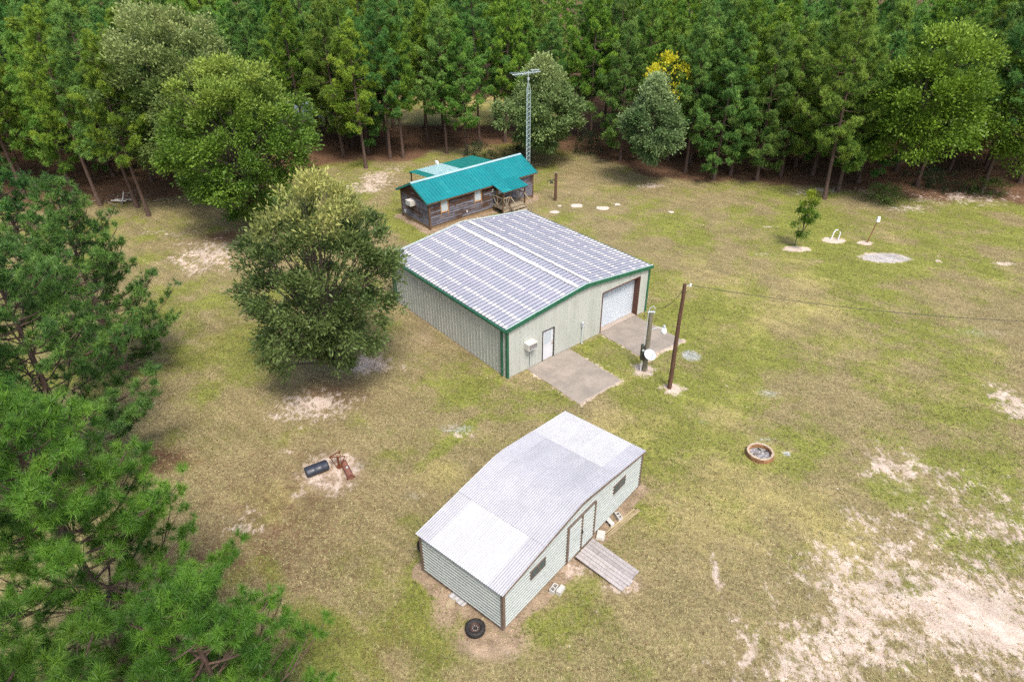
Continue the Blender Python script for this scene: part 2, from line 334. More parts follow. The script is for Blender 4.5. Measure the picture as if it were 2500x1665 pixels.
def masks(x, y):
    s = np.zeros_like(x); g = np.zeros_like(x); t = np.zeros_like(x); l = np.zeros_like(x); r = np.zeros_like(x); d = np.zeros_like(x)
    for L_, A_ in ((SAND, s), (GREEN, g), (STRAW, t), (LITTER, l), (GRAVEL, r), (DIRT, d)):
        for b in L_: np.maximum(A_, blob(x, y, *b), out=A_)
    for tr in TRACKS: np.maximum(s, near_line(x, y, tr, .28)*(.25+.55*fnoise(x, y, 1.6, 3)), out=s)
    for tr in RUTS: np.maximum(g, near_line(x, y, tr, .4)*.7, out=g)
    # pine straw under the woods
    edge = wood_edge(x); dw = y-edge
    wl = np.clip((dw+1.5)/4+(fnoise(x, y, 5, 2)-.5)*1.4, 0, 1)
    clear = ((x < 8) & (x > -90)) * np.clip((y-83)/3, 0, 1)*np.clip((101-y)/3, 0, 1)
    wl = wl*(1-clear)
    left = np.clip((x+16)/-6, 0, 1)*np.clip((y-50)/8, 0, 1)*(1-np.clip((dw+1)/4, 0, 1))
    np.maximum(l, wl, out=l); g = np.maximum(g*(1-wl*.8), clear*.5); t = np.maximum(t*(1-wl), clear*.8)
    # bare earth along the walls
    for loc, rot, W, L, wd, st in ((B_LOC,B_ROT,B_W,B_L,.55,.9),(A_LOC,A_ROT,A_W,A_L,.3,.5),(C_LOC,C_ROT,C_W,C_L,.8,.8)):
        bd = box_dist(x, y, loc, rot, W, L)
        np.maximum(d, st*np.clip((wd+.55*(fnoise(x, y, 1.1, 9)-.3)-bd)/.3, 0, 1), out=d)
    for rect in PADS:
        bd = box_dist(x, y, to_world(rect[0], rect[1], A_LOC, A_ROT), A_ROT, rect[2], rect[3])
        np.maximum(s, .62*np.clip((.20+.55*(fnoise(x, y, 1.0, 4)-.35)-bd)/.15, 0, 1), out=s)
    # sand speckled along the ramp end, worn tracks
    n1 = fnoise(x, y, 6, 1); n2 = fnoise(x, y, 1.8, 5)
    green = np.clip(.30+g*.75-t*.25+(n1-.5)*1.3+(n2-.5)*1.2, 0, 1)
    straw = np.clip(t*.9+(fnoise(x, y, 4, 8)-.5)*1.2+.15, 0, 1)
    near = np.clip((s-.05)*3, 0, 1)
    sand = np.clip(s+(fnoise(x, y, 2.4, 11)-.5)*.5*near+(vnoise(x, y, .45, 2)-.5)*.25*near-.02, 0, 1)
    return sand, green, l, np.clip(r+(n2-.5)*.35*(r > .03), 0, 1), straw, d
_ex = np.array([-140,-60,-42,-33,-25,-12,-4,3,9,14,22,30,38,46,60,140]); _ey = np.array([58,58,57,60,66,71,75,75,72,64,62.5,60.5,58.5,58,58,58])
def wood_edge(x): return np.interp(x, _ex, _ey)
PADS = [(1.46, -4.35, 3.3, 4.35), (7.5, -4.0, 3.3, 4.0)]      # in the workshop's own axes: corner, width, depth

def build_ground():
    xs = np.unique(np.round(np.concatenate([np.arange(-900,-120,60), np.arange(-120,-42,3), np.arange(-42,48,.25), np.arange(48,122,3), np.arange(122,900,60)]), 3))
    ys = np.unique(np.round(np.concatenate([np.arange(-300,-20,40), np.arange(-20,8,2), np.arange(8,72,.25), np.arange(72,112,1.0), np.arange(112,900,50)]), 3))
    X, Y = np.meshgrid(xs, ys); nx, ny = len(xs), len(ys)
    x, y = X.ravel(), Y.ravel()
    V = np.stack([x, y, np.zeros_like(x)], 1)
    i = np.arange(nx*ny).reshape(ny, nx)
    F = np.stack([i[:-1,:-1], i[:-1,1:], i[1:,1:], i[1:,:-1]], -1).reshape(-1)
    me = bpy.data.meshes.new('ground')
    me.vertices.add(len(V)); me.vertices.foreach_set('co', V.astype(np.float32).ravel())
    me.loops.add(len(F)); me.loops.foreach_set('vertex_index', F.astype(np.int32))
    me.polygons.add(len(F)//4); me.polygons.foreach_set('loop_start', np.arange(0, len(F), 4, dtype=np.int32))
    me.update(calc_edges=True)
    s, g, l, r, t, d = masks(x, y)
    for nm, c in (('cover_a', (s, g, l, r)), ('cover_b', (t, d, t, t))):
        at = me.attributes.new(nm, 'FLOAT_COLOR', 'POINT'); at.data.foreach_set('color', np.stack(c, 1).astype(np.float32).ravel())
    m, ns, ls = new_mat('ground_cover'); b = ns['Principled BSDF']
    a1 = ns.new('ShaderNodeAttribute'); a1.attribute_name = 'cover_a'; a2 = ns.new('ShaderNodeAttribute'); a2.attribute_name = 'cover_b'
    s1 = ns.new('ShaderNodeSeparateColor'); ls.new(a1.outputs['Color'], s1.inputs[0]); s2 = ns.new('ShaderNodeSeparateColor'); ls.new(a2.outputs['Color'], s2.inputs[0])
    co = ns.new('ShaderNodeTexCoord').outputs['Object']
    fine = noise(ns, ls, co, 7, 7, .74); mid = noise(ns, ls, co, 1.7, 8, .70); big = noise(ns, ls, co, .5, 4, .6); grain = noise(ns, ls, co, 16, 6, .8)
    green = mix(ns, ls, ramp(ns, ls, fine, .3, .7), (.112, .130, .024), (.246, .252, .064))
    dry = mix(ns, ls, ramp(ns, ls, fine, .3, .7), (.135, .104, .050), (.315, .262, .138))
    straw = mix(ns, ls, ramp(ns, ls, fine, .3, .7), (.27, .23, .075), (.41, .36, .15))
    fg = math_n(ns, ls, 'ADD', s1.outputs[1], math_n(ns, ls, 'MULTIPLY', math_n(ns, ls, 'SUBTRACT', mid, .5), 1.5))
    col = mix(ns, ls, ramp(ns, ls, fg, .2, .8), dry, green)
    ft = math_n(ns, ls, 'ADD', s2.outputs[0], math_n(ns, ls, 'MULTIPLY', math_n(ns, ls, 'SUBTRACT', mid, .5), -1.0))
    col = mix(ns, ls, ramp(ns, ls, ft, .35, .95, 0, .75), col, straw)
    # brown thatch mottling
    col = mix(ns, ls, math_n(ns, ls, 'MULTIPLY', ramp(ns, ls, noise(ns, ls, co, 3.0, 7, .72), .50, .68, 0, .6), math_n(ns, ls, 'SUBTRACT', 1.0, math_n(ns, ls, 'MULTIPLY', s1.outputs[1], .8))), col, (.118, .088, .045))
    col = mix(ns, ls, math_n(ns, ls, 'MULTIPLY', ramp(ns, ls, noise(ns, ls, co, .9, 7, .68), .52, .70, 0, .5), math_n(ns, ls, 'SUBTRACT', 1.0, math_n(ns, ls, 'MULTIPLY', s1.outputs[1], .8))), col, (.125, .098, .048))
    lit = mix(ns, ls, ramp(ns, ls, fine, .3, .7), (.085, .045, .028), (.17, .10, .06))
    fl = math_n(ns, ls, 'ADD', s1.outputs[2], math_n(ns, ls, 'MULTIPLY', math_n(ns, ls, 'SUBTRACT', mid, .5), .9))
    col = mix(ns, ls, ramp(ns, ls, fl, .25, .8), col, lit)
    dirt = mix(ns, ls, ramp(ns, ls, mid, .3, .7), (.21, .155, .105), (.36, .27, .19))
    fd = math_n(ns, ls, 'ADD', s2.outputs[1], math_n(ns, ls, 'MULTIPLY', math_n(ns, ls, 'SUBTRACT', fine, .5), .9))
    col = mix(ns, ls, ramp(ns, ls, fd, .3, .75), col, dirt)
    sand = mix(ns, ls, ramp(ns, ls, mid, .3, .7), (.43, .335, .275), (.57, .475, .41))
    spk = noise(ns, ls, co, 2.6, 9, .74, (1.25, .75, 1))
    fs = math_n(ns, ls, 'ADD', s1.outputs[0], math_n(ns, ls, 'MULTIPLY', math_n(ns, ls, 'SUBTRACT', spk, .5), 1.9))
    col = mix(ns, ls, ramp(ns, ls, fs, .42, .72, 0, .95), col, sand)
    col = mix(ns, ls, ramp(ns, ls, noise(ns, ls, co, 3.3, 3, .5), .715, .745, 0, .8), col, (.52, .44, .37))
    vo = ns.new('ShaderNodeTexVoronoi'); vo.inputs['Scale'].default_value = 16; ls.new(co, vo.inputs['Vector'])
    hs = ns.new('ShaderNodeSeparateColor'); ls.new(vo.outputs['Color'], hs.inputs[0])
    grav = mix(ns, ls, hs.outputs[0], (.16, .18, .22), (.52, .52, .53))
    fr = math_n(ns, ls, 'ADD', s1.outputs[2], 0)
    sepA = a1.outputs['Alpha']
    fr = math_n(ns, ls, 'ADD', sepA, math_n(ns, ls, 'MULTIPLY', math_n(ns, ls, 'SUBTRACT', fine, .5), 1.3))
    col = mix(ns, ls, ramp(ns, ls, fr, .40, .85, 0, .9), col, grav)
    col = mix(ns, ls, 1.0, col, mix(ns, ls, ramp(ns, ls, grain, .25, .75), (.60, .60, .60), (1.30, 1.30, 1.30)), 'MULTIPLY')
    col = mix(ns, ls, 1.0, col, mix(ns, ls, ramp(ns, ls, big, .3, .7), (.88, .88, .86), (1.1, 1.1, 1.1)), 'MULTIPLY')
    mpr = ns.new('ShaderNodeMapping'); mpr.inputs['Rotation'].default_value = (0, 0, R(38)); ls.new(co, mpr.inputs[0])
    mow = noise(ns, ls, mpr.outputs[0], 1.1, 4, .6, (.3, 1.6, 1))
    col = mix(ns, ls, 1.0, col, mix(ns, ls, ramp(ns, ls, mow, .3, .7), (.86, .87, .84), (1.12, 1.11, 1.10)), 'MULTIPLY')
    ls.new(col, b.inputs['Base Color']); b.inputs['Roughness'].default_value = .95; b.inputs['Specular IOR Level'].default_value = .1
    bump(ns, ls, math_n(ns, ls, 'ADD', fine, math_n(ns, ls, 'MULTIPLY', grain, .6)), .7, .06, b)
    me.materials.append(m)
    o = bpy.data.objects.new('ground', me); COL.objects.link(o)
    tag(o, 'dry mown lawn with sandy patches and pine straw under the woods', None, None, 'structure')
build_ground()

def build_grass():
    rng = np.random.RandomState(3); N = 460000
    y = 9+rng.rand(N)*60; x = (rng.rand(N)*2-1)*(16+y*.75)
    dist = np.hypot(y, 20)
    keep = rng.rand(N) < np.clip((24/dist)**1.6, 0, 1); x, y = x[keep], y[keep]
    s, g, l, r, t, d = masks(x, y)
    p = np.clip(1.0-1.25*s-l*.75-r*1.3-d*.8, 0, 1)
    for loc, rot, W, L in ((A_LOC,A_ROT,A_W,A_L),(B_LOC,B_ROT,B_W,B_L),(C_LOC,C_ROT,C_W,C_L)): p[box_dist(x, y, loc, rot, W, L) < .12] = 0
    for rect in PADS: p[box_dist(x, y, to_world(rect[0], rect[1], A_LOC, A_ROT), A_ROT, rect[2], rect[3]) < .08] = 0
    k = rng.rand(len(x)) < p; x, y, g, t = x[k], y[k], g[k], t[k]; n = len(x)
    pale = np.array([.42, .365, .195]); grn = np.array([.165, .200, .044]); strw = np.array([.46, .40, .15]); brn = np.array([.17, .125, .065])
    a = np.clip(g+(rng.rand(n)-.5)*.9, 0, 1)[:, None]; c = pale*(1-a)+grn*a
    b = (np.clip(t-.25+(rng.rand(n)-.5)*.5, 0, 1)*.8)[:, None]; c = c*(1-b)+strw*b
    q = (rng.rand(n) < .14)[:, None]; c = np.where(q, brn, c)*(.75+.5*rng.rand(n))[:, None]
    nb = 3
    az = rng.rand(n, nb)*2*np.pi; lean = .5+rng.rand(n, nb)*.9; L = (.05+.06*rng.rand(n, nb))*(1+.6*g[:, None])*np.where(rng.rand(n) < .04, 2.1, 1.0)[:, None]
    D = np.stack([np.cos(az)*np.sin(lean), np.sin(az)*np.sin(lean), np.cos(lean)], -1)
    S = np.stack([-np.sin(az), np.cos(az), np.zeros_like(az)], -1)*.014
    base = np.stack([x, y, np.zeros(n)], 1)[:, None]+np.concatenate([rng.randn(n, nb, 2)*.03, np.zeros((n, nb, 1))], -1)
    V = np.stack([base-S, base+S, base+D*L[..., None]], 2).reshape(-1, 3)
    me = np_mesh('grass', V, 3, np.repeat(c, nb*3, 0), 'grass_blades')
    o = bpy.data.objects.new('grass', me); COL.objects.link(o); tag(o, 'short dry lawn grass across the clearing', 'grass', None, 'stuff')
build_grass()

# pond glimpsed between the trunks
m, ns, ls = new_mat('pond_water'); b = ns['Principled BSDF']; b.inputs['Base Color'].default_value = (.16, .19, .20, 1); b.inputs['Roughness'].default_value = .08; b.inputs['Specular IOR Level'].default_value = 1.0
bump(ns, ls, noise(ns, ls, ns.new('ShaderNodeTexCoord').outputs['Object'], 4, 3), .05, .05, b)
mb = MB(); n = 40; pv = []
for k in range(n):
    t = 2*math.pi*k/n; pv.append((-46+29*math.cos(t)*(1+.1*math.sin(3*t)), 92+6.5*math.sin(t)*(1+.15*math.cos(2*t)), .012))
mb.add(pv, [tuple(range(n))]); o = mb.build('pond', 'pond_water'); tag(o, 'pale pond behind the pines', None, None, 'structure')

# ------------------------------------------------------------------ ribbed sheets
def rib_profile(s0, s1, period, ribw, depth, pan=0.0, phase=0.0):
    """(position, height) along a ribbed sheet between s0 and s1"""
    P = [(s0, pan)]; k = math.floor((s0-phase)/period)
    while True:
        c = phase+k*period; k += 1
        for a, h in ((-ribw/2, 0), (-ribw*.28, depth), (ribw*.28, depth), (ribw/2, 0)):
            q = c+a
            if s0+1e-4 < q < s1-1e-4: P.append((q, pan+h))
        if c > s1: break
    P.append((s1, P[-1][1])); 
    return P

# ------------------------------------------------------------------ the steel workshop
def workshop():
    t = thing('metal_workshop', 'large grey steel workshop with green trim and pale ribbed roof', 'workshop', (*A_LOC, 0), A_ROT)
    W, L, H, HR = A_W, A_L, A_H, A_HR
    def ztop(u): return H+(HR-H)*(1-abs(u-W/2)/(W/2))-.04
    op = [(2.62, 3.56, 2.08), (7.53, 10.95, 2.86)]
    # front and back walls, sheet by sheet, cut round the openings
    for side in (0, 1):
        cuts = sorted(set([round(i*.914, 3) for i in range(1, 13)]+[W/2]+([x for o_ in op for x in o_[:2]] if side == 0 else [])))
        cuts = [0.0]+[c for c in cuts if .02 < c < W-.02]+[W]
        for a, b in zip(cuts, cuts[1:]):
            if b-a < .03: continue
            z0 = .02
            if side == 0:
                for o_ in op:
                    if a >= o_[0]-.001 and b <= o_[1]+.001: z0 = o_[2]
            P = rib_profile(a, b, .305, .07, .02); mb = MB(); yy = 0 if side == 0 else L; sg = -1 if side == 0 else 1
            lo = [(p, yy+sg*h, z0) for p, h in P]; hi = [(p, yy+sg*h, ztop(p)) for p, h in P]
            mb.strip(lo, hi) if side == 0 else mb.strip(hi, lo)
            mb.build('wall_panel', 'steel_wall', t)
    for side in (0, 1):
        n = 13
        for i in range(n):
            a, b = L*i/n, L*(i+1)/n; P = rib_profile(a, b, .305, .07, .02); mb = MB(); xx = 0 if side == 0 else W; sg = -1 if side == 0 else 1
            lo = [(xx+sg*h, p, .02) for p, h in P]; hi = [(xx+sg*h, p, H-.03) for p, h in P]
            mb.strip(hi, lo) if side == 0 else mb.strip(lo, hi)
            mb.build('wall_panel', 'steel_wall', t)
    MB().box(.05, W-.05, .45, L-.05, .0, .02).build('floor_slab', 'concrete', t)
    # roof sheets
    E = .12; SL = math.hypot(W/2+E, HR-H+E*.117)
    def rp(u, v, h):
        """point on the roof: u across, v along, h above the pan"""
        k = abs(u-W/2)
        z = HR-(HR-H)*k/(W/2)
        if k < .5: z -= .035*(1-k/.5)**2
        return (u, v, z+.02+h)
    n = 13; y0, y1 = -.12, L+.12
    for sl_ in (0, 1):
        for i in range(n):
            a, b = y0+(y1-y0)*i/n, y0+(y1-y0)*(i+1)/n
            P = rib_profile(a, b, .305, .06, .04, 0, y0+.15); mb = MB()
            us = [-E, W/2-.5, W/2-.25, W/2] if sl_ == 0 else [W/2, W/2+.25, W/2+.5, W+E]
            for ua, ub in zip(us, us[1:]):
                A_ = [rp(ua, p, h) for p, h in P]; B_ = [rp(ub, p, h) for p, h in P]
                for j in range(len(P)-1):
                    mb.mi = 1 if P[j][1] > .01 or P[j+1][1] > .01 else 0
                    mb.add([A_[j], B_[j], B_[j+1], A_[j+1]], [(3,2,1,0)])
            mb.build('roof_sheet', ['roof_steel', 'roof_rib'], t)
    # brushed-on white coating along the purlin lines, bay by bay
    rng = random.Random(4)
    for sl_ in (0, 1):
        mb = MB()
        bands = [W/2-.52, W/2-1.62, W/2-2.74, W/2-3.86, W/2-4.95] if sl_ == 0 else [W/2+.50, W/2+1.55, W/2+2.6, W/2+3.6, W/2+4.55, W/2+5.35]
        nb = int((y1-y0)/.305)
        for bi, u in enumerate(bands+([-.02] if sl_ == 0 else [W-.1])):
            for k in range(nb+1):
                c0 = y0+.15+(k-1)*.305+.05; c1 = c0+.205
                if c0 < y0+.02 or c1 > y1-.02: continue
                main = bi == 0; edge = bi == len(bands)
                pr = 1.0 if main else (.9 if edge else (.97 if sl_ == 0 else (.92 if bi < 4 else .8)))
                if rng.random() > pr: continue
                hw = (.13 if main else .105)*rng.uniform(.8, 1.2); j = rng.uniform(-.02, .02)
                if edge: hw = .12*rng.uniform(.5, 1.3); 
                cu = u+j+(hw*.6 if edge and sl_ == 0 else 0)
                if main: c0 -= .05; c1 += .05
                hh = .05 if main else .004
                V = [rp(cu-hw, c0, hh), rp(cu+hw, c0, hh), rp(cu+hw, c1, hh), rp(cu-hw, c1, hh)]
                mb.add(V, [(0,1,2,3)])
        o = mb.build('roof_coating', 'white_coat', t); o['kind'] = 'stuff'
    # rakes and gutters
    for y in (-.17, L+.12):
        for a, b in ((-.16, W/2), (W/2, W+.16)):
            za = HR-(HR-H)*abs(a-W/2)/(W/2); zb = HR-(HR-H)*abs(b-W/2)/(W/2)
            MB().hexa([(a,y,za-.17),(b,y,zb-.17),(b,y+.05,zb-.17),(a,y+.05,za-.17)], [(a,y,za+.06),(b,y,zb+.06),(b,y+.05,zb+.06),(a,y+.05,za+.06)]).build('rake_trim', 'green_trim', t)
            yy = y+.05 if y < 1 else y-.06
            MB().hexa([(a,yy,za+.03),(b,yy,zb+.03),(b,yy+.07,zb+.03),(a,yy+.07,za+.03)], [(a,yy,za+.075),(b,yy,zb+.075),(b,yy+.07,zb+.075),(a,yy+.07,za+.075)]).build('rake_cap', 'eave_frame', t)
    MB().hexa([(W/2-.35,-.19,HR-.21),(W/2+.35,-.19,HR-.21),(W/2+.35,-.171,HR-.21),(W/2-.35,-.171,HR-.21)], [(W/2-.3,-.19,HR+.02),(W/2+.3,-.19,HR+.02),(W/2+.3,-.171,HR+.02),(W/2-.3,-.171,HR+.02)]).build('peak_plate', 'green_trim', t)
    for x in (-.24, W+.12):
        MB().box(x, x+.11, -.12, L+.12, H-.17, H-.03).build('gutter', 'green_trim', t)
    # corners, downspouts
    for x, y in ((0,0), (W,0), (0,L), (W,L)):
        sx = -.045 if x == 0 else -.095; sy = -.045 if y == 0 else -.095
        MB().box(x+sx, x+sx+.14, y+sy, y+sy+.14, 0, H-.06).build('corner_trim', 'green_trim', t)
    MB().box(-.13, -.04, .34, .44, .05, H-.16).build('downspout', 'green_trim', t)
    MB().box(-.13, -.04, L-.5, L-.4, .05, H-.16).build('downspout', 'green_trim', t)
    # walk-in door with nine panes
    d = MB().box(2.67, 3.51, .03, .075, .03, 2.03).build('door', 'white_paint', t)
    MB().box(2.62, 2.67, -.035, .1, .0, 2.08).box(3.51, 3.56, -.035, .1, 0, 2.08).box(2.67, 3.51, -.035, .1, 2.03, 2.08).build('door_frame', 'dark_gap', t)
    for i in range(3):
        for j in range(3):
            x0 = 2.80+i*.19; z0 = 1.08+j*.27
            MB().box(x0, x0+.165, .018, .03, z0, z0+.24).build('pane', 'window_blind', d)
    MB().box(2.76, 3.4, .012, .0299, 1.02, 1.06).box(2.76, 3.4, .012, .0299, 1.88, 1.93).build('glazing_bead', 'white_paint', d)
    MB().tube([(3.43,.03,1.0),(3.43,-.03,1.0)], .035, 10).build('handle', 'hardware_brass', d)
    MB().tube([(3.43,.03,1.15),(3.43,.0,1.15)], .03, 10).build('lock', 'hardware_brass', d)
    # roller door
    rd = MB(); zs = []; z = .06
    prof = []
    while z < 2.9:
        prof += [(z, 0), (z+.03, .03), (z+.075, .03), (z+.105, 0)]; z += .135
    Av = [(7.56, .40-h, z_) for z_, h in prof]; Bv = [(10.92, .40-h, z_) for z_, h in prof]
    rd.strip(Bv, Av); rd = rd.build('roller_door', 'roller_steel', t)
    MB().box(7.58, 10.9, .385, .43, .0, .06).build('bottom_rail', 'grey_box', rd)
    MB().box(7.50, 7.56, -.036, .45, 0, 2.86).build('door_jamb', 'jamb_brown', t)
    MB().box(10.92, 10.98, -.036, .45, 0, 2.86).build('door_jamb', 'jamb_brown', t)
    MB().box(7.56, 10.92, -.036, .45, 2.83, 2.89).build('door_header', 'jamb_brown', t)
    # window air conditioner
    a = MB().box(1.22, 1.90, -.42, .02, 1.52, 1.93).build('air_conditioner', 'appliance', t)
    MB().box(1.27, 1.85, -.432, -.421, 1.58, 1.87).build('grille', 'grille_dark', a)
    mb = MB()
    for k in range(9): mb.box(1.28, 1.84, -.437, -.433, 1.595+k*.03, 1.603+k*.03)
    mb.build('louvre', 'grey_box', a)
    MB().box(1.62, 1.635, -.045, -.035, .1, 1.5).build('drain_hose', 'wire_black', t)
    # power riser
    c = MB().tube([(5.83,-.08,.05),(5.83,-.08,1.2)], .03, 8).build('conduit', 'galvanised', t)
    MB().box(5.75, 5.91, -.16, -.035, 1.15, 1.5).build('disconnect_box', 'grey_box', c)
    MB().tube([(5.83,-.1,.06),(5.83,-.14,-.02)], .045, 8).build('elbow', 'galvanised', c)
    return t
workshop()

def pads():
    for i, (u, v, W, D) in enumerate(PADS):
        lab = ('stained concrete slab in front of the white walk-in door', 'concrete apron in front of the roller door')[i]
        n = 10; mb = MB(); rng = random.Random(i); cor = [(0, .35*i), (W, 0), (W, D-.04), (0, D-.04)]; V = []
        for e in range(4):
            a, b = cor[e], cor[(e+1) % 4]
            for k in range(n):
                f = k/n; j = rng.uniform(-.03, .03) if k and e != 2 else 0
                V.append((a[0]+(b[0]-a[0])*f+(j if e in (1, 3) else 0), a[1]+(b[1]-a[1])*f+(j if e in (0, 2) else 0)))
        m_ = len(V); cx, cy_ = W/2, D/2
        mb.add([(x, y, -.05) for x, y in V]+[(x, y, .045) for x, y in V]+[(cx+(x-cx)*.985, cy_+(y-cy_)*.985, .06) for x, y in V]+[(cx, cy_, .06)],
               [(k, (k+1) % m_, m_+(k+1) % m_, m_+k) for k in range(m_)]+[(m_+k, m_+(k+1) % m_, 2*m_+(k+1) % m_, 2*m_+k) for k in range(m_)]+[(2*m_+k, 2*m_+(k+1) % m_, 3*m_) for k in range(m_)])
        mb.m = [1]*(2*m_)+[0]*m_
        x, y = to_world(u, v, A_LOC, A_ROT)
        o = mb.build('concrete_pad', ['concrete', 'concrete_edge'], None, False, (x, y, 0), A_ROT)
        tag(o, lab, None, None, 'structure')
    x, y = to_world(7.5, -.02, A_LOC, A_ROT)
    mb = MB().box(.04, 3.42, .03, .44, 0, .05); o = mb.build('threshold', 'concrete_edge', None, False, (x, y, 0), A_ROT); tag(o, 'worn concrete threshold under the roller door', None, None, 'structure')
pads()

# ------------------------------------------------------------------ the white shed
def shed():
    t = thing('metal_shed', 'low white corrugated shed raised on blocks with plank ramp before it', 'shed', (*B_LOC, 0), B_ROT)
    W, L, H, HR, Z = B_W, B_L, B_H, B_HR, B_Z
    def zt(u): return H+(HR-H)*(1-abs(u-W/2)/(W/2))-.02
    per = .172
    rows = []; z = Z
    while z < HR-.05: rows.append((z, min(z+per*5, HR-.04))); z += per*5
    rows2 = [(a, min(b, H-.02)) for a, b in rows if a < H-.1]
    for (z0, z1) in rows:
        P = rib_profile(z0, z1, per, .08, .036, 0, z0+.04)
        ends = []
        for p, h in P:
            k = 0 if p <= H-.02 else (p-H+.02)/(HR-H)*W/2
            ends.append((min(k, W/2-.02), max(W-k, W/2+.02)))
        for side in (0, 1):
            yy = 0 if side == 0 else L; sg = -1 if side == 0 else 1; mb = MB()
            A_ = [(e[0], yy+sg*h, p) for (p, h), e in zip(P, ends)]; B_ = [(e[1], yy+sg*h, p) for (p, h), e in zip(P, ends)]
            mb.strip(B_, A_) if side == 0 else mb.strip(A_, B_)
            mb.build('siding_panel', 'shed_wall', t)
    for (z0, z1) in rows2:
        P = rib_profile(z0, z1, per, .08, .036, 0, z0+.04)
        for side in (0, 1):
            xx = 0 if side == 0 else W; sg = -1 if side == 0 else 1; mb = MB()
            A_ = [(xx+sg*h, 0, p) for p, h in P]; B_ = [(xx+sg*h, L, p) for p, h in P]
            mb.strip(A_, B_) if side == 0 else mb.strip(B_, A_)
            mb.build('siding_panel', 'shed_wall', t)
    for x, y in ((0,0), (W,0), (0,L), (W,L)):
        sx = -.05 if x == 0 else -.07; sy = -.05 if y == 0 else -.07
        MB().box(x+sx, x+sx+.12, y+sy, y+sy+.12, Z-.03, H-.02).build('corner_post', 'shed_trim', t)
    # floor frame and skids
    MB().box(.03, W-.03, .03, L-.03, Z-.1, Z-.005).build('floor_frame', 'skid_wood', t)
    for y in (.35, L/2, L-.35): MB().box(.05, W-.05, y-.05, y+.05, .11, Z-.101).build('skid', 'skid_wood', t)
    for x in (.4, 2.4, 4.8, 7.1, W-.5):
        for y in (.35, L/2, L-.35): MB().box(x-.2, x+.2, y-.1, y+.1, 0, .11).build('pier_block', 'concrete_block', t)
    # corrugated roof: eave sheets, a bent row over the ridge, eave sheets
    OV = .13; y0, y1 = -.1, L+.12
    def rz(u):
        k = abs(u-W/2); r_ = .55
        z = HR-(HR-H)*k/(W/2)
        if k < r_: z -= (HR-H)/(W/2)*(r_-k)**2/(2*r_)
        return z
    J1, J2 = 2.30, 7.18
    n = 6; wd = (y1-y0)/n
    def sheet(ua, ub, i, lift, mat):
        a, b = y0+wd*i, y0+wd*(i+1)+.0
        us = [ua]+[q for q in (W/2-.55, W/2-.35, W/2-.15, W/2, W/2+.15, W/2+.35, W/2+.55) if ua < q < ub]+[ub]
        N = int(round((b-a)/.10))*4; vs_ = [a+(b-a)*k/N for k in range(N+1)]
        mb = MB()
        rows_ = [[(u, v, rz(u)+lift+.015*math.sin(2*math.pi*(v-y0)/.10)) for v in vs_] for u in us]
        for r1, r2 in zip(rows_, rows_[1:]): mb.strip(r2, r1)
        return mb.build('roof_sheet', mat, t, True)
    for i in range(n):
        sheet(-OV, J1+.12, i, .0+.001*(i % 2), 'sheet_lavender' if i in (0, n-1) else 'sheet_white')
        sheet(J1, J2, i, .016+.001*(i % 2), 'sheet_lavender')
        sheet(J2-.12, W+OV, i, .0+.001*(i % 2), 'sheet_lavender' if i in (0,) else 'sheet_white')
    # rake boards
    for y in (-.112, L+.105):
        for (a, b) in ((-OV, W/2), (W/2, W+OV)):
            MB().hexa([(a,y,rz(a)-.10),(b,y,rz(b)-.10),(b,y+.02,rz(b)-.10),(a,y+.02,rz(a)-.10)], [(a,y,rz(a)-.012),(b,y,rz(b)-.012),(b,y+.02,rz(b)-.012),(a,y+.02,rz(a)-.012)]).build('rake_trim', 'shed_trim', t)
    # doors
    for k, (a, b) in enumerate(((3.90, 4.82), (4.86, 5.74))):
        P = rib_profile(Z+.02, 2.2, per, .08, .036, 0, Z+.06); mb = MB()
        mb.strip([(b, -.04-h, p) for p, h in P], [(a, -.04-h, p) for p, h in P])
        mb.strip([(a, -.04-h, p) for p, h in P], [(a, -.02, p) for p, h in P])
        dr = mb.build('door', 'shed_wall', t)
        e = b if k == 0 else a
        MB().box(a+.06, b-.02, -.07, -.041, Z+.0, Z+.06).build('door_rail', 'grey_box', dr)
    for x, w_ in ((3.84, .1), (4.79, .09), (5.71, .1)):
        MB().box(x, x+w_, -.085, -.02, Z-.02, 2.25).build('door_post', 'shed_trim', t)
    MB().box(3.84, 5.81, -.06, -.02, 2.21, 2.26).build('door_head', 'shed_trim', t)
    MB().box(4.81, 4.86, -.13, -.086, 1.2, 1.35).build('handle', 'wire_black', t)
    # two sliding windows
    for a, b in ((1.56, 2.40), (7.22, 8.07)):
        w_ = MB().box(a, b, -.05, -.01, 1.50, 1.95).build('window', 'dark_gap', t)
        mid = (a+b)/2
        MB().box(a-.03, a, -.06, -.01, 1.47, 1.98).box(b, b+.03, -.06, -.01, 1.47, 1.98).box(a, b, -.06, -.01, 1.95, 1.98).box(a, b, -.06, -.01, 1.47, 1.50).box(mid-.02, mid+.02, -.07, -.0501, 1.5, 1.95).build('window_frame', 'shed_trim', w_)
        MB().box(a+.03, mid-.03, -.058, -.0505, 1.53, 1.92).build('pane', 'window_glass', w_)
        MB().box(mid+.03, b-.03, -.058, -.0505, 1.53, 1.92).build('pane', 'window_glass', w_)
shed()

